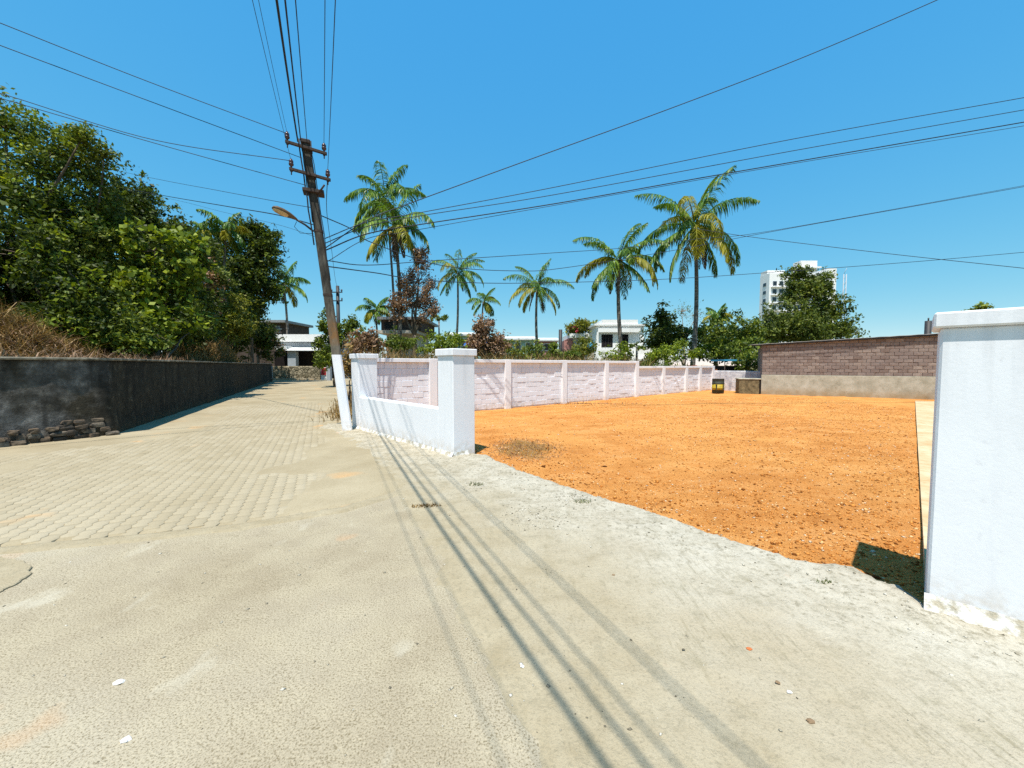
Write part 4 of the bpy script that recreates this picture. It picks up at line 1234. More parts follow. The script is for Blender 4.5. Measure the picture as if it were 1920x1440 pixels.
# ------------------------------------------------------------------ overhead wires
def catmull(pts, n_=10):
    pts = [2 * pts[0] - pts[1]] + pts + [2 * pts[-1] - pts[-2]]; out = []
    for i in range(1, len(pts) - 2):
        a, b, c_, d = pts[i - 1:i + 3]
        for k_ in range(n_):
            t = k_ / n_
            out.append(0.5 * ((2 * b) + (c_ - a) * t + (2 * a - 5 * b + 4 * c_ - d) * t * t + (3 * b - a - 3 * c_ + d) * t ** 3))
    out.append(pts[-2]); return out
def wire(label, pts, r=0.007, mat='wire', name='overhead_wire', group='overhead wires from the leaning pole'):
    q = catmull([Vector(p) for p in pts])
    first_off, last_off = Vector(pts[0]).x < -7.0, Vector(pts[-1]).x > 9.0
    if first_off: q = [q[0] + (q[0] - q[1]).normalized() * k_ for k_ in (24, 16, 8)] + q
    if last_off: q = q + [q[-1] + (q[-1] - q[-2]).normalized() * k_ for k_ in (8, 16, 24)]
    mb = MB(); mb.tube(q, r, 5)
    return setp(mb.build(name, MT[mat]), label, 'wire', group)
PTz = PT.z
def W(*a): return [P(x, y, d) for x, y, d in a]
# to the left
wire('uppermost of the wires sloping from the pole to the left edge of the sky', W((-90, 8, 5.9), (0, 43, 6.2), (270, 150, 7.3)) + [tips[0]])
wire('second of the wires sloping from the pole to the left edge', W((-90, 50, 5.9), (0, 85, 6.2), (257, 181, 7.3)) + [pole_at(PTz - .30) - ex * .12])
wire('third sloping wire at the left, upper of a close pair above the treetops', W((-60, 160, 6.6), (17, 180, 6.8), (292, 263, 7.8)) + [tips[2]])
wire('fourth sloping wire at the left, lower of the close pair above the treetops', W((-60, 168, 6.6), (0, 184, 6.8), (292, 269, 7.8)) + [pole_at(PTz - .88) - ex * .12])
wire('wire that leaves the dark grove and meets the pole just above the lamp', W((60, 285, 26), (262, 329, 17), (408, 357, 12), (520, 378, 9.6)) + [pole_at(PTz - 1.35) - ex * .1])
wire('thick drooping cable from the dark grove to the pole beside the lamp', W((60, 322, 26), (280, 362, 17), (420, 386, 12), (520, 403, 9.6)) + [pole_at(PTz - 1.72) - ex * .1], 0.012, 'cable')
wire('lowest faint wire from the dark grove passing under the lamp', W((60, 325, 26), (285, 366, 17), (420, 398, 12), (520, 421, 9.6)) + [pole_at(PTz - 1.98) - ex * .1], 0.004)
# overhead towards the camera
WD = Vector((0.438, -0.899, 0)).normalized()
def over(start, side, r, mat, label, sag=0.3, L_=15.0, rise=-0.9):
    s_ = Vector(start); e_ = s_ + WD * L_ + Vector((WD.y, -WD.x, 0)) * side + Vector((0, 0, rise))
    pts = [s_.lerp(e_, t) + Vector((0, 0, -sag * 4 * t * (1 - t))) for t in [i / 8 for i in range(9)]]
    wire(label, pts, r, mat)
over(tips[0] + Vector((0, 0, 0.01)), 0.10, 0.0035, 'wire', 'wire rising overhead from the outer insulator of the upper crossarm')
over(tips[2], 0.18, 0.0035, 'wire', 'wire rising overhead from the outer insulator of the lower crossarm')
over(pole_at(PTz - 0.02) - ex * 0.15 - ey * .12, 0.0, 0.0155, 'cable', 'thick black bundled cable rising overhead from the pole top', 0.4)
over(pole_at(PTz + 0.02) - ex * 0.09 - ey * .12, -0.10, 0.011, 'cable', 'thinner black cable rising overhead beside the thick bundle', 0.38)
over(pole_at(PTz + 0.02) + ex * 0.03 - ey * .1, -0.05, 0.007, 'wire', 'wire rising overhead straight from the middle of the pole top')
over(tips[1], 0.0, 0.0052, 'wire', 'wire rising overhead from the inner insulator of the upper crossarm')
over(tips[3], -0.05, 0.0052, 'wire', 'wire rising overhead from the inner insulator of the lower crossarm')
wire('wire sloping down behind the leaning pole to the distant pole', [tips[3]] + W((613, 400, 14), (622, 470, 20), (630, 530, 28)) + [Vector((q0.x + .3, q0.y - .16, q0.z - .4))], 0.010)
# to the right over the plot
wire('long single wire climbing steeply to the top edge above the plot', [pole_at(PTz - 2.2) + ex * .1] + W((690, 412, 10), (780, 377, 10.5), (1010, 293, 11), (1250, 206, 11.5), (1500, 110, 12), (1757, 0, 12), (1860, -50, 12)), 0.0121)
wire('upper of the three fanning wires that cross the sky above the palms', [pole_at(PTz - 2.0) + ex * .1] + W((690, 416, 10), (786, 399, 11), (1040, 351, 12), (1480, 262, 12.5), (1920, 183, 12.5), (2000, 168, 12.5)), 0.0108)
wire('middle of the three fanning wires that cross the sky above the palms', [pole_at(PTz - 2.1) + ex * .1] + W((690, 424, 10), (792, 404, 11), (1040, 365, 12), (1480, 284, 12.5), (1920, 206, 12.5), (2000, 192, 12.5)), 0.0108)
wire('lower thicker of the three fanning wires, passing the top of the tallest crown', [pole_at(PTz - 2.25) + ex * .1] + W((690, 438, 10), (794, 420, 11), (1040, 382, 12), (1300, 336, 12.4), (1480, 305, 12.5), (1920, 229, 12.5), (2000, 214, 12.5)), 0.0149, 'cable')
wire('thin wire close under the thick fanning wire over the palms', [pole_at(PTz - 2.5) + ex * .1] + W((690, 447, 10), (777, 432, 11), (1040, 385, 12.2), (1480, 308, 12.7), (1920, 236, 12.7), (2000, 221, 12.7)), 0.0081)
wire('sagging wire that dips past the small palms and rises to the right edge', [pole_at(PTz - 1.5) + ex * .1] + W((660, 430, 9.8), (700, 456, 10.5), (835, 499, 13), (973, 508, 15), (1060, 502, 16), (1260, 470, 18), (1460, 432, 19), (1920, 350, 19), (2000, 334, 19)), 0.0121)
wire('nearly level wire just above the sagging one between the palms', [pole_at(3.85) + ex * .09] + W((690, 497, 10), (809, 489, 12), (1040, 474, 15), (1168, 465, 17), (1300, 449, 18), (1420, 437, 18.8), (1700, 388, 19.2), (1980, 337, 19.2)), 0.0108)
wire('wire that slopes down from the tallest palm crown to the right edge', W((1300, 428, 20), (1406, 444, 19), (1660, 475, 17), (1920, 503, 15.5), (2000, 512, 15)), 0.0121)
wire('lowest wire passing in front of the white tower block', [pole_at(3.72) + ex * .09] + W((700, 511, 10.5), (807, 526, 13), (973, 531, 16), (1235, 524, 19), (1443, 511, 20), (1700, 492, 20), (1920, 473, 20), (2000, 465, 20)), 0.0135)

# ------------------------------------------------------------------ far buildings
def wall_box(t, name, mat, x0, x1, y0, y1, z0, z1, bev=0.0, parent=None):
    mb = MB(); mb.box(x0, x1, y0, y1, z0, z1, bev); return mb.build(name, mat, parent or t)
def pxx(px_, Y): return (px_ - CX) / FPX * Y
def pzz(py_, Y): return P(960, py_, Y).z

# white two-storey house beyond the wall
Yh = 46.0; hx0, hx1 = pxx(1117, Yh), pxx(1206, Yh)
h = thing('white_house', 'white flat-roofed house with dark window behind the palm', 'house', (hx0, Yh, 0))
zr, zs = pzz(609, Yh), pzz(618, Yh)
wall_box(h, 'wall', MT['housewhite'], hx0, hx1, Yh, Yh + 7, -0.3, pzz(611, Yh))
wall_box(h, 'roof_slab', MT['housewhite'], hx0 - 0.3, hx1 + 0.3, Yh - 0.4, Yh + 7.3, pzz(611, Yh) + .002, pzz(608, Yh))
wall_box(h, 'parapet', MT['housewhite'], pxx(1127, Yh), pxx(1193, Yh), Yh - 0.3, Yh + 6.8, pzz(608, Yh) + .002, pzz(600, Yh))
wall_box(h, 'sunshade', MT['housewhite'], pxx(1119, Yh), pxx(1197, Yh), Yh - 0.45, Yh - .002, pzz(623.5, Yh), pzz(616, Yh))
wi = wall_box(h, 'window', MT['shadowroom'], pxx(1127, Yh), pxx(1148, Yh), Yh - .02, Yh + .1, pzz(651, Yh), pzz(627, Yh))
for k_ in range(4):
    wall_box(h, 'bar', MT['iron'], pxx(1127 + 5 * k_ + 2.5, Yh) - .02, pxx(1127 + 5 * k_ + 2.5, Yh) + .02, Yh - .07, Yh - .03, pzz(651, Yh), pzz(627, Yh), 0, wi)
wall_box(h, 'door', MT['shadowroom'], pxx(1165, Yh), pxx(1177, Yh), Yh - .02, Yh + .1, pzz(660, Yh), pzz(627, Yh))
wall_box(h, 'column', MT['housewhite'], pxx(1160.5, Yh - .6), pxx(1163.5, Yh - .6), Yh - .75, Yh - .55, -.3, pzz(623.5, Yh) - .002)
wall_box(h, 'column', MT['housewhite'], pxx(1118, Yh - .6), pxx(1121, Yh - .6), Yh - .75, Yh - .55, -.3, pzz(623.5, Yh) - .002)
wall_box(h, 'balcony_wall', MT['housewhite'], pxx(1116, Yh - 1.1), pxx(1165, Yh - 1.1), Yh - 1.1, Yh - .95, pzz(672, Yh), pzz(656, Yh))
wall_box(h, 'side_wing', MT['housewhite'], pxx(1196, Yh - 1.5), pxx(1252, Yh - 1.5), Yh - 1.5, Yh - .8, -.3, pzz(650, Yh))
wall_box(h, 'wing_ledge', MT['housewhite'], pxx(1190, Yh - 1.9), pxx(1228, Yh - 1.9), Yh - 2.0, Yh - 1.502, pzz(677, Yh), pzz(673, Yh))
# low annex to its left
Ya = 50.0
a_ = thing('flat_roofed_annex', 'low house with white roof edge between the palm and the white house', 'house', (pxx(1066, Ya), Ya, 0))
wall_box(a_, 'wall', MT['housegrey'], pxx(1075, Ya), pxx(1118, Ya), Ya, Ya + 6, -.3, pzz(634, Ya))
wall_box(a_, 'roof_slab', MT['housewhite'], pxx(1066, Ya), pxx(1117, Ya), Ya - .8, Ya + 6.2, pzz(634, Ya) + .002, pzz(626, Ya))
wall_box(a_, 'pink_wall', MT['pinkwall'], pxx(1058, Ya), pxx(1074, Ya), Ya + .3, Ya + 5, -.3, pzz(638, Ya))
wt = P(1107, 650, Ya - 2.5)
wtk = thing('water_tank', 'small blue water tank beside the white house wall', 'water tank', (wt.x, wt.y, 0))
mb = MB(); mb.lathe((wt.x, wt.y, wt.z), (0, 0, 1), [(-.45, .3), (-.42, .36), (.35, .36), (.45, .3), (.52, .12)], 14); mb.build('tank_body', MT['bluetank'], wtk)
mb = MB(); mb.box(wt.x - .35, wt.x + .35, wt.y - .35, wt.y + .35, -.3, wt.z - .46); mb.build('tank_stand', MT['oldplaster'], wtk)

# far pale sheds between the palms
for (x0_, x1_, y0_, y1_, Yd, roof, wallm, lab) in (
        (938, 1004, 628, 638, 62, 'tin_pale', 'greenwall', 'far low shed with long pale roof left of the palm trunk'),
        (1003, 1048, 631, 640, 66, 'tin_pale', 'pinkwall', 'far small building with red wall right of the palm trunk'),
        (838, 905, 620, 630, 58, 'tin_pale', 'greenwall', 'far pale green house with flat roof behind the blue tarpaulin')):
    b_ = thing('far_house', lab, 'house', (pxx(x0_, Yd), Yd, 0))
    zt_, zb_ = pzz(y0_, Yd), pzz(y1_, Yd)
    X0, X1 = pxx(x0_, Yd), pxx(x1_, Yd)
    wall_box(b_, 'wall', MT[wallm], X0 + .3, X1 - .3, Yd, Yd + 6, -.3, zb_)
    mb = MB(); mb.add([(X0, Yd - .7, zb_ + .003), (X1, Yd - .7, zb_ + .003), (X1, Yd + 6.5, zb_ + .003), (X0, Yd + 6.5, zb_ + .003), (X0, Yd - .7, zb_ + .25), (X1, Yd - .7, zb_ + .25), (X1, Yd + 3, zt_), (X0, Yd + 3, zt_), (X0, Yd + 6.5, zb_ + .25), (X1, Yd + 6.5, zb_ + .25)],
                      [[3, 2, 1, 0], [0, 1, 5, 4], [4, 5, 6, 7], [7, 6, 9, 8], [2, 3, 8, 9], [1, 2, 9, 6, 5], [0, 4, 7, 8, 3]])
    mb.build('roof', MT[roof], b_)
    for k_ in range(3):
        xx = X0 + (X1 - X0) * (0.2 + 0.3 * k_)
        wn_ = wall_box(b_, 'window', MT['housewhite'], xx - .55, xx + .55, Yd - .04, Yd - .002, zb_ - 1.6, zb_ - .35)
        wall_box(b_, 'pane', MT['glass'], xx - .45, xx + .45, Yd - .06, Yd - .041, zb_ - 1.5, zb_ - .45, 0, wn_)
    if 'green house' in lab:
        pass
# blue tarpaulin
tp0 = P(868, 643, 40); tp1 = P(916, 643, 40)
Vs = []; Qs = []
for i in range(13):
    for j in range(7):
        t_, u_ = i / 12, j / 6
        Vs.append((tp0.x + (tp1.x - tp0.x) * t_, 40 + u_ * 2.2, tp0.z + 0.25 * u_ - 0.35 * (1 - u_) ** 2 + 0.10 * math.sin(t_ * 9) * (1 - u_)))
for i in range(12):
    for j in range(6):
        k_ = i * 7 + j; Qs.append((k_, k_ + 7, k_ + 8, k_ + 1))
tpo = arr_obj('tarpaulin', np.array(Vs), np.array(Qs), MT['bluesheet'], None, True)
sm_ = tpo.modifiers.new('solid', 'SOLIDIFY'); sm_.thickness = 0.02
setp(tpo, 'bright blue tarpaulin stretched behind the dry brown bush', 'tarpaulin')
tps = MB()
bp = P(1051, 618, 30); mb = MB(); mb.tube([(bp.x, bp.y, -.2), tuple(bp)], 0.14, 8)
setp(mb.build('dark_post', MT['iron']), 'plain dark post sticking up left of the annex roof', 'post')

# old boarded house behind the withered tree
Yo = 34.0
oh = thing('old_house', 'old house with brown boarded upper floor behind the withered tree', 'house', (pxx(714, Yo), Yo, 0))
X0, X1 = pxx(712, Yo), pxx(790, Yo)
wall_box(oh, 'ground_floor', MT['oldplaster'], X0 + .4, X1 - .6, Yo + .8, Yo + 6, -.3, pzz(626, Yo))
wall_box(oh, 'upper_floor', MT['oldwood'], X0 + .2, X1, Yo, Yo + 6, pzz(620, Yo) + .002, pzz(600, Yo))
wall_box(oh, 'floor_slab', MT['oldplaster'], X0, X1 - .2, Yo - .5, Yo + 6.1, pzz(626, Yo) + .002, pzz(620, Yo))
wall_box(oh, 'roof', MT['tin'], X0, X1 + .3, Yo - .5, Yo + 6.4, pzz(600, Yo) + .002, pzz(595, Yo))
wall_box(oh, 'window', MT['glass'], X0 + .5, X0 + 1.3, Yo - .03, Yo - .002, pzz(616, Yo), pzz(604, Yo))
wall_box(oh, 'door', MT['shadowroom'], pxx(770, Yo), pxx(778, Yo), Yo + .75, Yo + .798, -.2, pzz(632, Yo))
for k_ in range(9):
    xx = X0 + 1.5 + k_ * 0.24
    wall_box(oh, 'board', MT['oldwood'], xx, xx + .2, Yo - .035, Yo - .003, pzz(619, Yo), pzz(602, Yo))

# houses at the end of the lane
Yw = 44.0
wh = thing('porch_house', 'white house with dark open porch at the end of the lane', 'house', (pxx(515, Yw), Yw, 0))
X0, X1 = pxx(500, Yw), pxx(622, Yw)
wall_box(wh, 'rear_wall', MT['housegrey'], X0, X1, Yw + 2, Yw + 8, -.3, pzz(640, Yw))
wall_box(wh, 'parapet', MT['housewhite'], X0 - .3, X1, Yw + .6, Yw + 8.2, pzz(640, Yw) + .002, pzz(626, Yw))
wall_box(wh, 'fascia', MT['housegrey'], X0, X1 - .3, Yw + .95, Yw + 1.999, pzz(651, Yw), pzz(641, Yw))
mb = MB(); mb.add([(pxx(540, Yw), Yw - .6, pzz(658, Yw)), (X1, Yw - .6, pzz(658, Yw)), (X1, Yw + .94, pzz(651, Yw)), (pxx(540, Yw), Yw + .94, pzz(651, Yw)),
                   (pxx(540, Yw), Yw - .6, pzz(658, Yw) + .05), (X1, Yw - .6, pzz(658, Yw) + .05), (X1, Yw + .94, pzz(651, Yw) + .05), (pxx(540, Yw), Yw + .94, pzz(651, Yw) + .05)],
                  [[3, 2, 1, 0], [4, 5, 6, 7], [0, 1, 5, 4], [1, 2, 6, 5], [2, 3, 7, 6], [3, 0, 4, 7]])
mb.build('awning', MT['tin_pale'], wh)
wall_box(wh, 'porch_shade', MT['shadowroom'], X0 + .2, X1 - .4, Yw + 1.2, Yw + 1.998, -.2, pzz(658, Yw))  # solid dark block, the shade under the porch put in as colour
wall_box(wh, 'column', MT['housegrey'], pxx(543, Yw), pxx(558, Yw), Yw - .3, Yw + .3, -.3, pzz(659, Yw))
wall_box(wh, 'window_hood', MT['housewhite'], pxx(520, Yw), pxx(541, Yw), Yw - .3, Yw + .94, pzz(655, Yw), pzz(649, Yw))
Yd = 62.0
dh = thing('dark_house', 'dark upper storey with a blue edged flat roof behind the grove', 'house', (pxx(500, Yd), Yd, 0))
wall_box(dh, 'wall', MT['oldwood'], pxx(430, Yd), pxx(539, Yd), Yd, Yd + 7, -.3, pzz(606, Yd))
wall_box(dh, 'roof', MT['tin'], pxx(425, Yd), pxx(545, Yd), Yd - 1.2, Yd + 7.5, pzz(606, Yd) + .003, pzz(601.5, Yd))
wall_box(dh, 'railing', MT['housegrey'], pxx(485, Yd), pxx(533, Yd), Yd - .3, Yd - .2, pzz(618, Yd), pzz(616.5, Yd))
for xx in (492, 508, 524):
    w1_ = wall_box(dh, 'window', MT['housegrey'], pxx(xx - 4, Yd), pxx(xx + 4, Yd), Yd - .05, Yd - .003, pzz(624, Yd), pzz(611, Yd))
    wall_box(dh, 'pane', MT['glass'], pxx(xx - 3, Yd), pxx(xx + 3, Yd), Yd - .07, Yd - .051, pzz(623, Yd), pzz(612, Yd), 0, w1_)
# stone wall closing the lane
ew = thing('stone_wall', 'low mossy stone wall closing the far end of the lane', 'wall', (pxx(510, 40), 40, 0))
n_ = 60; nzz = 10; Vs = []; Qs = []
for i in range(n_ + 1):
    x_ = pxx(512, 40) + (pxx(600, 40) - pxx(512, 40)) * i / n_
    for j in range(nzz):
        z_ = -.2 + (1.42 + .2) * j / (nzz - 1)
        d_ = 0.08 * float(fbm(np.array([x_ * 3]), np.array([z_ * 3]), 91, 3)[0])
        Vs.append((x_, 40 + d_, z_))
    Vs.append((x_, 40.3, 1.42)); Vs.append((x_, 40.3, -.2))
rw_ = nzz + 2
for i in range(n_):
    for j in range(rw_ - 1):
        k_ = i * rw_ + j; Qs.append((k_, k_ + rw_, k_ + rw_ + 1, k_ + 1))
arr_obj('wall_body', np.array(Vs), np.array(Qs)[:, ::1], MT['stonewall'], ew, True)
wall_box(ew, 'white_edge', MT['housewhite'], pxx(507, 40), pxx(511, 40), 39.8, 40.1, -.2, 1.4)
wall_box(ew, 'foot_kerb', MT['plinth'], pxx(510, 39.4), pxx(590, 39.4), 39.2, 39.7, -.2, 0.16)
gt = thing('painted_gate', 'small red and white metal gate at the bend of the lane', 'gate', (pxx(605, 38), 38, 0))
wall_box(gt, 'red_panel', MT['redpaint'], pxx(602, 38), pxx(611, 38), 38, 38.06, .55, 1.25)
wall_box(gt, 'white_panel', MT['housewhite'], pxx(601, 38), pxx(613, 38), 38.061, 38.1, .05, 1.3)
wall_box(gt, 'gate_pillar', MT['housegrey'], pxx(613.5, 38), pxx(620, 38), 37.9, 38.3, -.2, 1.5)

# white tower block with windows
Yt = 150.0
tw = thing('tower_block', 'tall white apartment block rising behind the big olive tree', 'building', (pxx(1420, Yt), Yt, 0))
def tpart(name, mat, x0, x1, y0, y1, d0=0.0, d1=12.0, parent=None):
    return wall_box(tw, name, mat, pxx(x0, Yt), pxx(x1, Yt), Yt + d0, Yt + d1, pzz(y1, Yt) if y1 < 680 else -.3, pzz(y0, Yt), 0, parent)
DT = 5.6
tpart('main_block', MT['towerwhite'], 1437, 1540, 512, 690, 0, DT)
tpart('stair_block', MT['towerwhite'], 1437.3, 1470, 505, 511.9, 1.5, DT - .2)
tpart('east_bay', MT['towerwhite'], 1540.1, 1559, 504, 690, -.5, DT)
tpart('roof_house', MT['towerwhite'], 1498, 1529, 487, 511.9, 1.2, DT - .3)
tpart('roof_ledge', MT['towerwhite'], 1494, 1534, 499, 501.5, .3, 1.19)
TX = pxx(1437, Yt)
for fl in range(7):
    y_ = 527 + fl * 15.0
    for k_, xc in enumerate((1447, 1459, 1473, 1489, 1505, 1520, 1532)):
        wd_ = 4.6 if k_ in (2, 3, 4) else 3.2
        f_ = tpart('window', MT['housegrey'], xc - wd_ - .6, xc + wd_ + .6, y_, y_ + 9, -.12, -.005)
        tpart('pane', MT['glass'], xc - wd_, xc + wd_, y_ + .7, y_ + 8.3, -.2, -.121, f_)
    tpart('floor_band', MT['towerwhite'], 1440, 1540, y_ + 10.5, y_ + 12.0, -.9, -.005)
    zz0, zz1 = pzz(y_ + 8, Yt), pzz(y_ + 1, Yt)
    f_ = wall_box(tw, 'window', MT['housegrey'], TX - .1, TX - .005, Yt + 1.6, Yt + 3.6, zz0, zz1)
    wall_box(tw, 'pane', MT['glass'], TX - .16, TX - .101, Yt + 1.8, Yt + 3.4, zz0 + .15, zz1 - .15, 0, f_)
ht = thing('hoist_mast', 'thin twin lattice hoist mast standing right of the tower block', 'mast', (pxx(1577, Yt), Yt, 0))
for xx in (1574.5, 1579.5):
    mb = MB(); mb.tube([(pxx(xx, Yt), Yt, -.3), (pxx(xx, Yt), Yt, pzz(514, Yt))], 0.17, 5); mb.build('mast_leg', MT['housegrey'], ht)
mb = MB()
for k_ in range(16):
    z_ = 2 + k_ * 2.3
    mb.tube([(pxx(1574.5, Yt), Yt, z_), (pxx(1579.5, Yt), Yt, z_ + 2.3)], 0.07, 4)
mb.build('lattice', MT['housegrey'], ht)
# small things behind the far wall
dp = P(1741, 596, 32); mb = MB(); mb.tube([(dp.x, dp.y, -.2), (dp.x, dp.y, dp.z - .25)], .22, 8); mb.tube([(dp.x, dp.y, dp.z - .3), tuple(dp)], .05, 6)
setp(mb.build('chimney_pipe', MT['iron']), 'short dark pipe sticking up behind the shed roof by the gate post', 'pipe')
bpz = P(1315, 688, 27)
bk = MB()
for i in range(22):
    rr = random.Random(i); bk.frame_box(Vector((bpz.x - 1.4 + rr.uniform(0, 2.3), 27.5 + rr.uniform(0, 1), rr.uniform(-.1, 1.3))), Vector((.5, rr.uniform(-.2, .2), 0)), Vector((-.1, .3, 0)), Vector((0, 0, rr.uniform(.15, .3))))
setp(bk.build('brick_heap', MT['brickred']), 'heap of red bricks just behind the far end of the white wall', 'brick heap')
wall_box(None, 'x', None, 0, 0, 0, 0, 0, 0) if False else None
ct = thing('parked_cart', 'small stall with blue sheet roof behind the low corner wall', 'stall', (P(1378, 690, 27).x, 27, 0))
c0 = P(1352, 678, 27); c1_ = P(1394, 678, 27)
wall_box(ct, 'sheet_roof', MT['bluetank'], c0.x, c1_.x, 26.6, 28.4, P(1370, 677, 27).z, P(1370, 674, 27).z)
wall_box(ct, 'body', MT['shadowroom'], c0.x + .25, c1_.x - .1, 26.9, 28.2, -.2, P(1370, 686, 27).z)
for xx in (c0.x + .1, c1_.x - .15):
    mb = MB(); mb.tube([(xx, 26.7, -.2), (xx, 26.7, P(1370, 677, 27).z)], .03, 6); mb.build('support', MT['oldwood'], ct)

# ------------------------------------------------------------------ vegetation
def unit(v): return v / np.maximum(np.linalg.norm(v, axis=-1, keepdims=True), 1e-9)

def leaves(r, centers, per, rad, size, up=0.55, aspect=0.5, fold=0.18, flat=0.75, hang=0.0):
    """leaf-sized folded faces around clump centres -> verts, quads"""
    n = len(centers) * per
    off = unit(r.normal(size=(n, 3))) * (r.random((n, 1)) ** 0.5)
    off[:, 2] *= flat
    rr = np.repeat(rad if hasattr(rad, '__len__') else np.full(len(centers), rad), per)
    p = np.repeat(centers, per, 0) + off * rr[:, None]
    nm = unit(off * 0.5 + np.array([0, 0, up * .7]) + r.normal(0, 0.6, (n, 3)))
    t = unit(np.cross(nm, r.normal(size=(n, 3)))); t[:, 2] -= hang; t = unit(t)
    b = unit(np.cross(nm, t)); nm = np.cross(t, b)
    L = (size * r.uniform(0.5, 1.6, n))[:, None]; Wd = L * aspect
    V = np.stack([p - t * L * 0.5, p + b * Wd * 0.5 - nm * L * fold * 0.5 + t * L * 0.02, p + t * L * 0.5 - nm * L * fold * 0.6, p - b * Wd * 0.5 - nm * L * fold * 0.5 + t * L * 0.02], 1).reshape(-1, 3)
    return V, np.arange(n * 4).reshape(n, 4)

def blob_clumps(r, c, rad, n, gap, seed):
    """points through an ellipsoid, thinned by noise so that holes stay open"""
    out = np.zeros((0, 3))
    while len(out) < n:
        d = unit(r.normal(size=(n * 3, 3))) * (r.random((n * 3, 1)) ** 0.42)
        lump = 1 + 0.28 * (np.sin(d[:, 0:1] * 5.1 + seed) * np.sin(d[:, 1:2] * 4.3 + seed * 2) + np.sin(d[:, 2:3] * 6.2 + seed * 3) * 0.6)
        q = c + d * np.array(rad) * lump
        g = fbm(q[:, 0] * 1.1 + q[:, 1] * 0.7, q[:, 2] * 1.2 + q[:, 1] * 0.5, seed, 3)
        out = np.concatenate([out, q[g > gap]])
    return out[:n]

def sway(a, b, r, amp, n_=6):
    pts = []
    for i in range(n_ + 1):
        t = i / n_; e = amp * math.sin(math.pi * t)
        p = a.lerp(b, t) + Vector((r.normal() * e * .5, r.normal() * e * .5, r.normal() * e * .25)); pts.append(p)
    return pts

DENS = 1.75
def tree(name, label, cat, base, blobs, seed, mat, dens=26, per=16, leaf=0.16, crad=0.34, gap=-0.06, trunk_r=0.14, group=None, bark='bark', twigs=7, up=0.55, aspect=0.5, extra=None, hang=0.0, stemname='trunk', crown='crown'):
    """blobs: (centre Vector, (rx, ry, rz)) lobes of the crown"""
    r = np.random.default_rng(seed)
    t = thing(name, label, cat, tuple(base), group)
    mb = MB(); cen = sum((b_[0] for b_ in blobs), Vector()) / len(blobs)
    low = min(b_[0].z - b_[1][2] * 0.5 for b_ in blobs)
    fork = Vector((base.x * .75 + cen.x * .25, base.y * .75 + cen.y * .25, max(base.z + .3, min(low, cen.z * .55))))
    mb.tube(sway(base - Vector((0, 0, .25)), fork, r, 0.06, 5), [trunk_r * (1.15 - .35 * i / 5) for i in range(6)], 8)
    VV = []; QQ = []; nv = 0
    for k_, (c_, rd) in enumerate(blobs):
        mb.tube(sway(fork, c_, r, 0.12, 5), [trunk_r * (.62 - .1 * i) for i in range(6)], 6)
        sa = (rd[0] * rd[1] + rd[0] * rd[2] + rd[1] * rd[2])
        n_ = max(14, int(dens * DENS * sa))
        cl = blob_clumps(r, np.array(c_), rd, n_, gap, seed + k_ * 13)
        for q in cl[:twigs]:
            mb.tube(sway(c_, Vector(q), r, 0.08, 3), [trunk_r * .22, trunk_r * .15, trunk_r * .09, trunk_r * .04], 4, False)
        v, q = leaves(r, cl, per, crad * r.uniform(.7, 1.3, len(cl)), leaf, up, aspect, hang=hang)
        VV.append(v); QQ.append(q + nv); nv += len(v)
    mb.build(stemname, MT[bark], t)
    arr_obj(crown, np.concatenate(VV), np.concatenate(QQ), MT[mat], t)
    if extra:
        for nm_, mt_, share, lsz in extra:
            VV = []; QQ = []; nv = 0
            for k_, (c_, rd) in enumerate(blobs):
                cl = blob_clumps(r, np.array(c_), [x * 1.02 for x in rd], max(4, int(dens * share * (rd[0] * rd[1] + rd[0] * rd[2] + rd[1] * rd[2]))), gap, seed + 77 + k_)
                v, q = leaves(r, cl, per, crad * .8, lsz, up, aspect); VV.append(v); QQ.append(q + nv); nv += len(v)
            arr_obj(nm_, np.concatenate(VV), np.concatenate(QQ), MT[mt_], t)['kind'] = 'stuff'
    return t

def B(px_, py_, rx, ry, Y, dy=0.0, depth=None):
    """crown lobe seen at that place in the photograph, standing at distance Y"""
    k_ = Y / FPX
    return (P(px_, py_, Y + dy), (rx * k_, depth if depth else max(rx, ry) * k_ * 0.8, ry * k_))

def onground(px_, Y, z=-0.1): return Vector((pxx(px_, Y), Y, z))

GR = 'trees of the dark grove behind the black wall'  # the paler extra leaves paint sunlight into the crowns by leaf colour
tree('grove_tree', 'tall feathery tree at the left edge with open top branches', 'tree', onground(20, 14), [B(10, 240, 60, 50, 14), B(95, 285, 60, 55, 14.5), B(-70, 300, 80, 80, 14), B(30, 330, 80, 55, 14), B(150, 265, 40, 30, 14.3), B(60, 400, 80, 60, 14)], 1, 'leaf_mid', 22, 17, 0.12, 0.34, -0.02, 0.16, GR, up=.4, extra=[('sun_tinted_leaves', 'leaf_lime', .3, .12)])
tree('grove_tree', 'bright leaved tree with a drooping spray at its upper right', 'tree', onground(165, 15.5), [B(170, 330, 48, 50, 15.5), B(195, 285, 22, 14, 15.2), B(140, 400, 70, 60, 15.5), B(200, 420, 55, 55, 15.8), B(150, 480, 70, 60, 15)], 2, 'leaf_olive', 21, 17, 0.13, 0.34, -0.04, 0.13, GR, up=.4, extra=[('sun_tinted_leaves', 'leaf_lime', .4, .14)])
tree('grove_tree', 'dense dark tree whose rounded top slopes down to the lane', 'tree', onground(250, 19), [B(245, 360, 38, 38, 19), B(290, 405, 45, 45, 19), B(230, 420, 50, 50, 18.5), B(310, 460, 45, 50, 19.2), B(260, 500, 60, 50, 18.4)], 3, 'leaf_dark', 24, 17, 0.15, 0.36, -0.06, 0.15, GR, extra=[('sun_tinted_leaves', 'leaf_mid', .5, .15)])
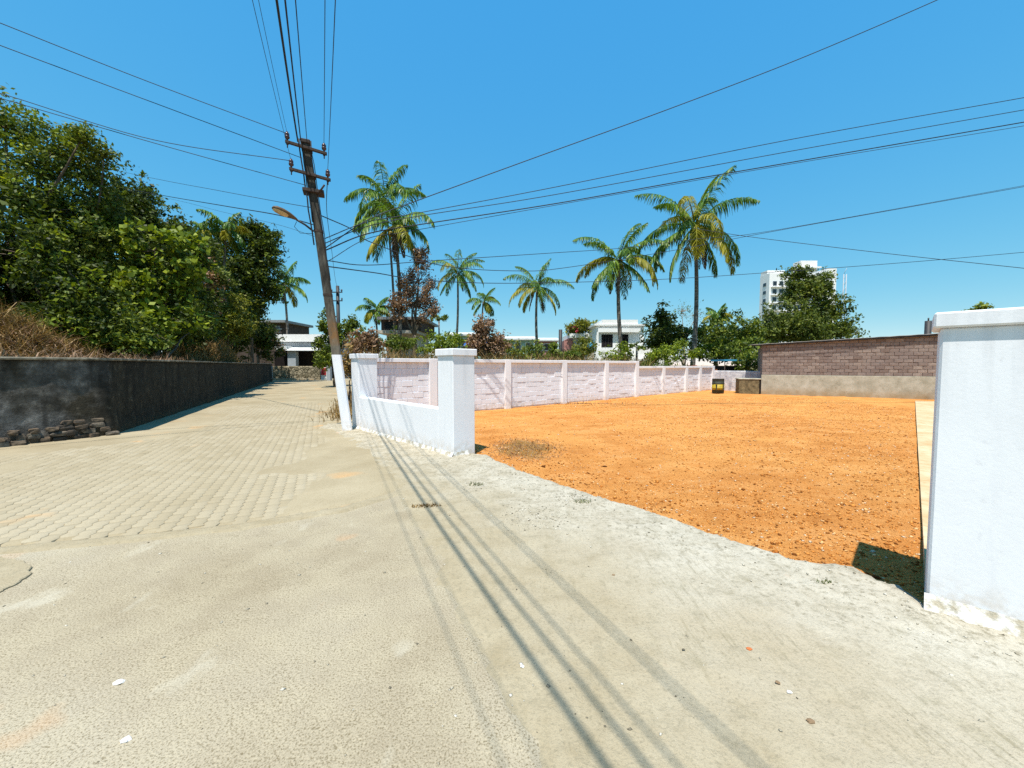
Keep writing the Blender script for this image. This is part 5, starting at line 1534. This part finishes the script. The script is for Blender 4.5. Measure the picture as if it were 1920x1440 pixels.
tree('grove_tree', 'vine covered tree with large bright leaves in the middle of the grove', 'tree', onground(290, 16), [B(290, 470, 55, 45, 15.8), B(330, 520, 50, 55, 16.3), B(250, 550, 60, 50, 15.4), B(300, 590, 60, 45, 15.6), B(350, 470, 30, 40, 17)], 4, 'leaf_lime', 13, 12, 0.19, 0.40, -0.02, 0.12, GR, extra=[('shade_tinted_leaves', 'leaf_dark', .9, .15)], aspect=.75)  # darker leaves mixed in, shade between the bright ones painted as colour
tree('grove_tree', 'dark leafy tree filling the grove above the dry grass heap', 'tree', onground(100, 13), [B(60, 480, 80, 60, 13), B(150, 540, 70, 55, 13.2), B(-40, 470, 70, 70, 13), B(120, 600, 70, 35, 12.8), B(210, 610, 60, 40, 13.4)], 5, 'leaf_dark', 24, 16, 0.13, 0.34, -0.03, 0.13, GR, extra=[('sun_tinted_leaves', 'leaf_lime', .4, .14)])
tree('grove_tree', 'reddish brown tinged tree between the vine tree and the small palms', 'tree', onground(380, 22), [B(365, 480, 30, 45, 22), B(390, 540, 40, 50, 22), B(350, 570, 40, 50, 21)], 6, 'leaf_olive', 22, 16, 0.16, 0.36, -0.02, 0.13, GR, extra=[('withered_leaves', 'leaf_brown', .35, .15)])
tree('grove_tree', 'last tall tree of the grove, standing against the sky by the lane', 'tree', onground(470, 33), [B(465, 435, 40, 26, 33), B(505, 455, 28, 28, 33), B(480, 490, 42, 38, 33), B(500, 535, 34, 35, 33), B(440, 510, 30, 60, 33), B(470, 560, 40, 40, 33)], 7, 'leaf_dark', 13, 16, 0.24, 0.5, 0.0, 0.2, GR, extra=[('sun_tinted_leaves', 'leaf_mid', .5, .24)])
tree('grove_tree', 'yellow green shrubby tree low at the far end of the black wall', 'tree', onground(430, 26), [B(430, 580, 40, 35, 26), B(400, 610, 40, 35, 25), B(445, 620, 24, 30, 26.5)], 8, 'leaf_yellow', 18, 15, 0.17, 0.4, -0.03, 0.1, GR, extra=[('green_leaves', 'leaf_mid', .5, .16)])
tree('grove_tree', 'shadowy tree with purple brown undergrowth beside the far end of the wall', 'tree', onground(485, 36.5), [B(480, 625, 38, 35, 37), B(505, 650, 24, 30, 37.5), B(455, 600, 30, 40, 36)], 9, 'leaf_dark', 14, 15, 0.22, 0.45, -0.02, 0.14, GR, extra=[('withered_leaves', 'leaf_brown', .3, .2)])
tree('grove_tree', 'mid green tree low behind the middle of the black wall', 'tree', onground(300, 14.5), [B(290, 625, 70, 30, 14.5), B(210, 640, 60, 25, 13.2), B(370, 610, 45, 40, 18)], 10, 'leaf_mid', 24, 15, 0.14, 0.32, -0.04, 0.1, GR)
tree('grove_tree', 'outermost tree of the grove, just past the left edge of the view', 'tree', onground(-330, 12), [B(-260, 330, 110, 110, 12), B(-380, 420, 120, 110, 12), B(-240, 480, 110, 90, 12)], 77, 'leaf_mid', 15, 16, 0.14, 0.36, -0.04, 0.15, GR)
# dark masses of lower thicket inside the grove
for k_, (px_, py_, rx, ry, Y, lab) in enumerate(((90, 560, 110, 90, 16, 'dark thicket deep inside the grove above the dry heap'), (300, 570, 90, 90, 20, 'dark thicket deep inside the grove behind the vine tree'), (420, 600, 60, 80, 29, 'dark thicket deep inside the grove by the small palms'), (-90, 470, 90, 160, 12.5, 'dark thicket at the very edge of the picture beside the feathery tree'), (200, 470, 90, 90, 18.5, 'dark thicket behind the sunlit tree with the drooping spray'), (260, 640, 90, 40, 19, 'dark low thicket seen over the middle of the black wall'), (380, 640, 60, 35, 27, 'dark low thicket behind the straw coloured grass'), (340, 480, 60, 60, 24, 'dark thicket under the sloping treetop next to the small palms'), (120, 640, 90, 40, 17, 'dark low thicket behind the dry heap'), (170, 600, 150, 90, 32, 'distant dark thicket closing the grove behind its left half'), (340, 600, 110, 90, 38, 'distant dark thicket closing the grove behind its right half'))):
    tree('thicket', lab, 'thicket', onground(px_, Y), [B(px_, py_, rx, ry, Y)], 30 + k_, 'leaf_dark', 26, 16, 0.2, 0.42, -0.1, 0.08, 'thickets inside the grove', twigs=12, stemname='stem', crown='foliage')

# right side trees
TR = 'trees beyond the white wall'
tree('broad_tree', 'big olive green tree in front of the white tower block', 'tree', onground(1500, 46), [B(1510, 552, 40, 36, 46), B(1470, 600, 50, 32, 45), B(1545, 592, 48, 42, 46), B(1500, 518, 30, 20, 46), B(1445, 622, 40, 28, 45), B(1575, 625, 32, 25, 46), B(1510, 620, 60, 30, 44), B(1538, 545, 24, 36, 46)], 11, 'leaf_olive', 8.5, 15, 0.30, 0.62, -0.01, 0.32, TR)
tree('bushy_tree', 'dark green bushy tree right of the white house', 'tree', onground(1250, 41), [B(1240, 612, 30, 26, 41), B(1262, 632, 40, 28, 40), B(1228, 636, 22, 25, 41), B(1242, 586, 11, 18, 41)], 12, 'leaf_dark', 10, 15, 0.28, 0.5, -0.05, 0.22, TR)
tree('bushy_tree', 'lighter green bushy tree left of the shed roof', 'tree', onground(1340, 40), [B(1330, 632, 34, 30, 40), B(1368, 630, 36, 36, 40), B(1340, 655, 50, 24, 38)], 13, 'leaf_mid', 10, 15, 0.28, 0.5, -0.04, 0.2, TR)
tree('bushy_tree', 'bushy tree touching the left end of the shed roof', 'tree', onground(1405, 36), [B(1400, 628, 32, 32, 36), B(1415, 655, 30, 26, 34), B(1385, 660, 30, 22, 33)], 14, 'leaf_mid', 11, 15, 0.26, 0.46, -0.05, 0.2, TR)
tree('bare_tree', 'pale nearly bare tree behind the tallest palm trunk', 'tree', onground(1280, 52), [B(1278, 585, 24, 20, 52), B(1305, 590, 22, 22, 52)], 15, 'leaf_olive', 2.0, 6, 0.20, 0.8, 0.05, 0.14, TR, 'palebark', twigs=26)
tree('bushy_tree', 'bright lime bush low in front of the bushy trees', 'tree', onground(1285, 32), [B(1288, 655, 22, 16, 32), B(1270, 662, 18, 14, 31)], 16, 'leaf_lime', 16, 14, 0.2, 0.36, -0.05, 0.12, TR)
tree('flowering_tree', 'rounded yellow green tree with red flowers above the annex roof', 'tree', onground(1095, 50), [B(1092, 612, 30, 13, 50), B(1078, 622, 20, 12, 50)], 17, 'leaf_yellow', 9, 14, 0.3, 0.5, -0.06, 0.2, TR, extra=[('flowers', 'flower', .12, .25)])
tree('sprout_tree', 'leafy top of a small tree peeping over the big gate post', 'tree', onground(1832, 16), [B(1828, 584, 22, 12, 16), B(1842, 576, 10, 7, 16)], 18, 'leaf_lime', 30, 14, 0.12, 0.2, -0.03, 0.06, TR)
tree('wispy_tree', 'thin wispy green tree at the right end of the big olive tree', 'tree', onground(1605, 44), [B(1608, 622, 18, 14, 44)], 19, 'leaf_mid', 5, 10, 0.22, 0.5, 0.02, 0.1, TR, twigs=14)
# around the pole and behind the wall
tree('roadside_tree', 'green roadside tree whose crown spreads behind the leaning pole', 'tree', onground(628, 27), [B(612, 612, 14, 24, 27), B(615, 655, 22, 28, 27), B(606, 680, 14, 16, 26), B(652, 612, 18, 15, 28), B(662, 602, 11, 9, 28), B(640, 630, 20, 25, 28), B(598, 640, 8, 8, 27)], 20, 'leaf_mid', 16, 15, 0.2, 0.36, -0.03, 0.12, TR)
tree('withered_tree', 'withered tree covered in brown dead leaves beside the tall palm', 'tree', onground(778, 27), [B(785, 485, 18, 26, 27), B(785, 530, 27, 30, 27), B(775, 572, 40, 26, 27), B(748, 578, 18, 28, 27), B(800, 580, 20, 22, 27), B(765, 545, 20, 30, 27)], 21, 'leaf_brown', 26, 14, 0.135, 0.36, 0.02, 0.16, TR, twigs=14)
tree('dry_bush', 'brown dry bush between the end post and the boarded house', 'bush', onground(690, 21), [B(688, 632, 26, 20, 21), B(672, 655, 22, 20, 20), B(700, 655, 22, 18, 21)], 22, 'leaf_brown', 32, 14, 0.16, 0.32, -0.02, 0.07, 'dry bushes behind the white wall', twigs=18, stemname='stem', crown='foliage')
tree('dry_bush', 'tall brown dry bush just behind the white gate post', 'bush', onground(912, 23), [B(912, 622, 24, 30, 23), B(932, 645, 22, 24, 23), B(893, 640, 20, 30, 23), B(912, 655, 38, 20, 23)], 23, 'leaf_brown', 34, 14, 0.15, 0.3, -0.01, 0.08, 'dry bushes behind the white wall', twigs=22, stemname='stem', crown='foliage')
tree('dry_bush', 'straw coloured dry weeds left of the leaning pole foot', 'bush', onground(655, 14), [B(655, 690, 12, 40, 14)], 24, 'leaf_dry', 22, 14, 0.16, 0.3, 0.0, 0.04, 'dry bushes behind the white wall', twigs=18, stemname='stem', crown='foliage')
for k_, (px_, py_, rx, ry, Y, mt_, lab) in enumerate((
        (820, 645, 36, 18, 24, 'leaf_lime', 'bright green bush left of the white gate post cap'),
        (748, 640, 30, 20, 25, 'leaf_mid', 'green bush in front of the boarded house'),
        (860, 640, 22, 14, 30, 'leaf_lime', 'small lime bush right behind the gate post cap'),
        (672, 640, 16, 22, 23, 'leaf_lime', 'yellow green bush right beside the leaning pole'),
        (950, 655, 32, 16, 26, 'leaf_yellow', 'yellowish bush right of the tall dry bush'),
        (1000, 660, 34, 14, 27, 'leaf_mid', 'green bush at the foot of the palm with the orange trunk base'),
        (1060, 658, 30, 15, 28, 'leaf_mid', 'green bush below the pink annex wall'),
        (1095, 650, 26, 18, 30, 'leaf_yellow', 'olive bush left of the white house'),
        (1160, 660, 26, 14, 31, 'leaf_lime', 'bright fern like bush before the white house balcony'),
        (1215, 664, 22, 12, 29, 'leaf_mid', 'small bush at the stepped part of the white wall'),
        (1248, 664, 24, 14, 28, 'leaf_lime', 'bush spilling over the low part of the white wall'),
        (1415, 678, 30, 16, 26.5, 'leaf_mid', 'dense bush behind the corner wall next to the shed'))):
    tree('bush', lab, 'bush', onground(px_, Y), [B(px_, py_ - 2, rx * 1.1, ry * 1.15, Y), B(px_ - rx * .5, py_ + 8, rx * .7, ry * .9, Y - .5), B(px_ + rx * .4, py_ + 10, rx * .7, ry * .9, Y - .3)], 50 + k_, mt_, 13, 13, 0.17, 0.32, 0.0, 0.05, 'bushes behind the white wall', twigs=10, stemname='stem', crown='foliage')

# dry grass heaps and undergrowth: blades nobody could count
def blades(name, label, n, fx, mat, seed, h=0.5, wd=0.014, lean=0.5, tangle=0.0):
    r = np.random.default_rng(seed)
    p = fx(r, n)
    L = h * r.uniform(.4, 1.3, n)[:, None]
    a = r.uniform(0, 6.283, n); d = np.stack([np.cos(a), np.sin(a), np.zeros(n)], 1) * (lean * r.random(n)[:, None])
    t1 = unit(d * .6 + np.array([0, 0, 1.0])); t2 = unit(d * 2.2 + np.array([0, 0, .6]) + r.normal(0, .25, (n, 3)))
    if tangle:
        rd = unit(r.normal(size=(n, 3)) * np.array([1, 1, .7])); t1 = unit(t1 * (1 - tangle) + rd * tangle); t2 = unit(t1 + r.normal(0, .8, (n, 3)))
    s_ = np.stack([-np.sin(a + .7), np.cos(a + .7), np.zeros(n)], 1) * wd
    m1 = p + t1 * L * .5; m2 = m1 + t2 * L * .5
    V = np.stack([p - s_, p + s_, m1 + s_ * .8, m1 - s_ * .8, m2 + s_ * .15, m2 - s_ * .15], 1).reshape(-1, 3)
    k_ = (np.arange(n) * 6)[:, None]
    Q = np.concatenate([k_ + np.array([[0, 1, 2, 3]]), k_ + np.array([[3, 2, 4, 5]])])
    return setp(arr_obj(name, V, Q, mat), label, 'dry grass', kind='stuff')
def heap(c, rx, ry, hz):
    def f(r, n):
        q = r.normal(0, .5, (n, 2)); q = q / np.maximum(1, np.linalg.norm(q, axis=1, keepdims=True) / .95)
        z = hz * np.exp(-(q ** 2).sum(1) * 1.1) * r.random(n) ** .6
        return np.stack([c.x + q[:, 0] * rx, c.y + q[:, 1] * ry, c.z + z], 1)
    return f
blades('dry_grass_heap', 'heap of brown dry grass and creepers piled above the black wall at the left edge', 15000, heap(Vector((-13.9, 10.3, 0.9)), 2.3, 1.6, 2.1), MT['leaf_dry'], 1, .6, .008, 2.0, .85)
blades('dry_creeper_heap', 'reddish brown withered creepers tangled in the dry grass heap at the left edge', 14000, heap(Vector((-13.8, 10.3, 0.9)), 2.6, 1.6, 1.8), MT['leaf_brown'], 7, .30, .013, 2.0, .9)
blades('dry_grass_patch', 'straw coloured dry grass hanging over the middle of the black wall', 13000, lambda r, n: (lambda s, b: np.stack([LW[1].x + LANE.x * s - LANP.x * b, LW[1].y + LANE.y * s - LANP.y * b, 1.25 + 1.5 * r.random(n) ** 1.3 * np.exp(-((s - 15) / 4.5) ** 2)], 1))(r.normal(15, 4, n), .65 + r.random(n) * 1.6), MT['leaf_dry'], 2, .5, .012, 1.2, .5)
blades('dry_brush', 'thin brown litter and dry stalks along the top of the black wall', 9000, lambda r, n: (lambda s, b: np.stack([LW[1].x + LANE.x * s - LANP.x * b, LW[1].y + LANE.y * s - LANP.y * b, 1.2 + .4 * r.random(n)], 1))(r.random(n) * 24, .6 + r.random(n) * 1.3), MT['leaf_brown'], 3, .4, .012, 1.2, .5)
def strip_fn(s0_, s1_, back, zlo, zhi):
    def f(r, n):
        s = s0_ + (s1_ - s0_) * r.random(n); b = 0.5 + back * r.random(n) * np.clip((s - s0_) / 5 + .1, 0, 1)
        return np.stack([BW0.x + BWD.x * s - BWN.x * b, BW0.y + BWD.y * s - BWN.y * b, zlo + (zhi - zlo) * r.random(n)], 1)
    return f
blades('undergrowth', 'brown and olive dry undergrowth crowding behind the white wall', 18000, strip_fn(-1.5, 14, 7, .2, 1.45), MT['leaf_dry'], 4, .8, .013, .6, .45)
blades('green_undergrowth', 'green weeds mixed into the dry undergrowth behind the white wall', 12000, strip_fn(-1.5, 19, 8, .1, 1.2), MT['leaf_olive'], 5, .7, .026, .7, .35)
blades('verge_weeds', 'dry weeds along the lane verge beyond the leaning pole', 2500, lambda r, n: np.stack([-4.6 - 3.5 * (t := r.random(n)) + r.normal(0, .25, n), 10.4 + 9.5 * t + r.normal(0, .2, n), np.full(n, -.05)], 1), MT['leaf_dry'], 6, .3, .010, .8)

for (nm_, lab, px_, py_, rx, ry, n_, mt_, h_, w_) in GROUND_PATCHES:
    o_ = blades(nm_, lab, n_, patch_pts(px_, py_, rx, ry), MT[mt_], 90 + n_, h_, w_, 1.5, .6 if nm_ == 'leaf_litter' else .2)
    o_['category'] = 'weed' if nm_ == 'weed_tuft' else 'leaf litter'
# ---- palms
def frond_geo(r, base, az, el, L, droop, npair=60, lw=0.075, ll=0.85, twist=0.0):
    """rachis points, leaflet verts/quads"""
    n_ = 12; p = np.array(base, float); pts = [p.copy()]; e = el
    for i in range(n_):
        t = (i + .5) / n_
        e = el - droop * t ** 1.35
        d = np.array([math.cos(az) * math.cos(e), math.sin(az) * math.cos(e), math.sin(e)])
        p = p + d * L / n_; pts.append(p.copy())
    pts = np.array(pts)
    tt = np.linspace(.13, .995, npair) ; ii = tt * n_
    i0 = np.minimum(ii.astype(int), n_ - 1); fr = (ii - i0)[:, None]
    c = pts[i0] * (1 - fr) + pts[i0 + 1] * fr
    dr = unit(pts[i0 + 1] - pts[i0])
    side0 = np.array([-math.sin(az), math.cos(az), 0.0]) * math.cos(twist) + np.array([0, 0, math.sin(twist)])
    V = []; 
    for sgn in (-1, 1):
        prof = np.sin(np.clip(tt * 0.86 + .12, 0, 1) * math.pi) ** .6
        l_ = (ll * prof * r.uniform(.6, 1.2, npair) * np.where(r.random(npair) < .07, .15, 1))[:, None]
        s = side0 * sgn
        out = unit(s * r.uniform(.7, 1.0, (npair, 1)) + dr * .55 + np.array([0, 0, -1]) * r.uniform(.35, 1.0, (npair, 1)))
        out2 = unit(out * .55 + np.array([0, 0, -1.0]) * r.uniform(.5, 1.1, (npair, 1)))
        a = c; b = c + out * l_ * .5; d = b + out2 * l_ * .5
        wv = unit(np.cross(out, np.array([0, 0, 1.0]) + r.normal(0, .3, (npair, 3)))) * lw * .5
        V.append(np.stack([a - wv * .5, a + wv * .5, b + wv, b - wv, d + wv * .12, d - wv * .12], 1))
    V = np.concatenate(V); m_ = len(V)
    k_ = (np.arange(m_) * 6)[:, None]
    Q = np.concatenate([k_ + np.array([[0, 1, 2, 3]]), k_ + np.array([[3, 2, 4, 5]])])
    return pts, V.reshape(-1, 3), Q

def palm(label, foot, crown, seed, L=4.2, n_fr=22, trunk=0.16, npair=58, yellow=.4, dead=2, name='coconut_palm', lw=0.078, ll=1.0, nuts=5, bend=0.6, group='coconut palms beyond the wall'):
    r = np.random.default_rng(seed)
    t = thing(name, label, 'palm tree', tuple(foot), group)
    mb = MB(); pts = []; rad = []
    for i in range(13):
        k_ = i / 12; q = foot.lerp(crown, k_)
        q = q + Vector((bend * math.sin(math.pi * k_) * (1 if seed % 2 else -1) * .5, 0, 0)) if bend else q
        pts.append(q); rad.append(trunk * (1.35 - .25 * min(1, k_ * 6)) * (1 - .38 * k_) * (1 + .03 * math.sin(i * 9)))
    pts[0] = pts[0] - Vector((0, 0, .2)); mb.tube(pts, rad, 9); mb.build('trunk', MT['palmbark'], t)
    for k_ in range(n_fr):
        f_ = (k_ + .5) / n_fr
        az = k_ * 2.39996 + r.uniform(-.5, .5)
        el = math.radians(80 - 130 * f_ + r.uniform(-9, 9))
        ln = L * (0.82 + .22 * math.sin(math.pi * min(1, f_ * 1.05 + .1))) * r.uniform(.9, 1.1)
        droop = math.radians(34 + 74 * math.sin(math.pi * min(1, f_ * 1.05 + .05)) + r.uniform(-10, 12))
        if f_ > .45 and r.random() < .07: continue
        isdead = k_ >= n_fr - dead
        rp_, v, q = frond_geo(r, crown + Vector((math.cos(az) * .1, math.sin(az) * .1, .15 * (1 - f_))), az, el if not isdead else math.radians(-62), ln * (1 if not isdead else .8), droop if not isdead else math.radians(26), npair, lw, ll * (1 if not isdead else .6), r.uniform(-.35, .35))
        mt_ = 'frond_dead' if isdead else ('frond_yellow' if (f_ > .25 and r.random() < yellow) else 'frond')
        fm = MB(); fm.tube([Vector(x) for x in rp_], [.045 * (L / 4.2) * (1 - .8 * i / 12) for i in range(13)], 4, True, True)
        base_n = len(fm.v)
        allV = np.concatenate([np.array([tuple(x) for x in fm.v]), v])
        tubeq = [f for f in fm.f if len(f) == 4]
        Q = np.concatenate([np.array(tubeq), q + base_n])
        arr_obj('frond', allV, Q, MT[mt_], t)
    for k_ in range(nuts):
        a = k_ * 2.1 + seed; c_ = crown + Vector((math.cos(a) * .32, math.sin(a) * .32, -.42 - .12 * (k_ % 2)))
        nb_ = MB(); nb_.lathe(c_ - Vector((0, 0, .15)), (0.1, 0, 1), [(0, .02), (.05, .10), (.15, .145), (.24, .10), (.30, .02)], 9); nb_.build('coconut', MT['coconut'], t)
    return t
def PALM(label, cx_, cy_, fx, Y, seed, **k): return palm(label, onground(fx, Y), P(cx_, cy_, Y), seed, **k)
PALM('tall palm left of the withered tree, upper of two overlapping crowns', 722, 372, 738, 30, 1, L=3.6, n_fr=14, yellow=.2, dead=0, nuts=3, trunk=.10)
PALM('palm beside the withered tree with yellow lower fronds and hanging dead ones', 740, 425, 744, 27, 3, L=3.4, n_fr=16, yellow=.55, dead=3, trunk=.14)
PALM('tallest palm standing alone right of centre with widespread yellow fronds', 1303, 425, 1296, 34, 5, L=5.9, n_fr=24, yellow=.5, dead=1, trunk=.2, npair=80, ll=1.2, lw=.085)
PALM('palm in front of the white house leaning slightly, with a hanging dead frond', 1160, 490, 1174, 36, 6, L=5.0, n_fr=21, yellow=.45, dead=2, trunk=.2, npair=70, lw=.085)
PALM('medium palm behind the white gate post with a curved trunk', 858, 512, 849, 52, 9, L=4.3, n_fr=19, yellow=.45, dead=1, trunk=.17, lw=.075)
PALM('small palm low between the gate post and the dry bush', 906, 566, 907, 62, 10, L=3.2, n_fr=13, yellow=.6, dead=0, trunk=.16, lw=.085, nuts=0)
PALM('palm in the centre of the sky whose trunk base looks orange', 1007, 540, 1014, 46, 12, L=4.3, n_fr=18, yellow=.55, dead=2, trunk=.18, lw=.075)
PALM('palm with drooping fronds at the end of the lane beside the grove', 532, 532, 536, 46, 15, L=3.4, n_fr=15, yellow=.25, dead=3, trunk=.15, lw=.1, group='coconut palms beyond the wall')
PALM('small palm behind the dry bush left of the boarded house', 703, 582, 705, 55, 17, L=2.9, n_fr=14, yellow=.4, dead=1, trunk=.17, lw=.11, nuts=0)
PALM('little palm crown showing above the bushy trees right of the tallest palm', 1346, 592, 1347, 60, 18, L=2.4, n_fr=18, yellow=.1, dead=0, trunk=.17, lw=.12, nuts=0)
PALM('left one of two slim palms rising out of the grove', 378, 442, 380, 27, 20, L=1.7, n_fr=13, yellow=.3, dead=0, trunk=.09, lw=.08, nuts=0, name='areca_palm', group='slim palms in the grove', ll=.6)
PALM('right one of two slim palms rising out of the grove', 424, 432, 428, 28, 22, L=1.9, n_fr=13, yellow=.25, dead=0, trunk=.09, lw=.08, nuts=0, name='areca_palm', group='slim palms in the grove', ll=.6)

def papaya(label, cx_, cy_, Y, seed, rad=0.8):
    c_ = P(cx_, cy_, Y); t = thing('papaya_tree', label, 'papaya tree', (c_.x, c_.y, -.1), 'papaya trees')
    mb = MB(); mb.tube([(c_.x, c_.y, -.2), tuple(c_)], [.10, .07], 7); mb.build('trunk', MT['palmbark'], t)
    r = np.random.default_rng(seed)
    for k_ in range(11):
        a = k_ * 2.4; el = r.uniform(-.3, .9); e_ = c_ + Vector((math.cos(a) * math.cos(el), math.sin(a) * math.cos(el), math.sin(el) * .6)) * rad
        mb = MB(); mb.tube([c_, c_.lerp(e_, .6) + Vector((0, 0, .08)), e_], .015, 4); lf = mb.build('leaf_stalk', MT['leaf_lime'], t)
        cl = np.array([tuple(e_)]); v, q = leaves(r, cl, 12, rad * .32, rad * .5, .8, .4); arr_obj('leaf', v, q, MT['leaf_mid'], t)
papaya('umbrella shaped papaya tree right of the boarded house', 823, 598, 38, 1, .75)
papaya('small papaya tree before the side wing of the white house', 1194, 652, 30, 2, .55)
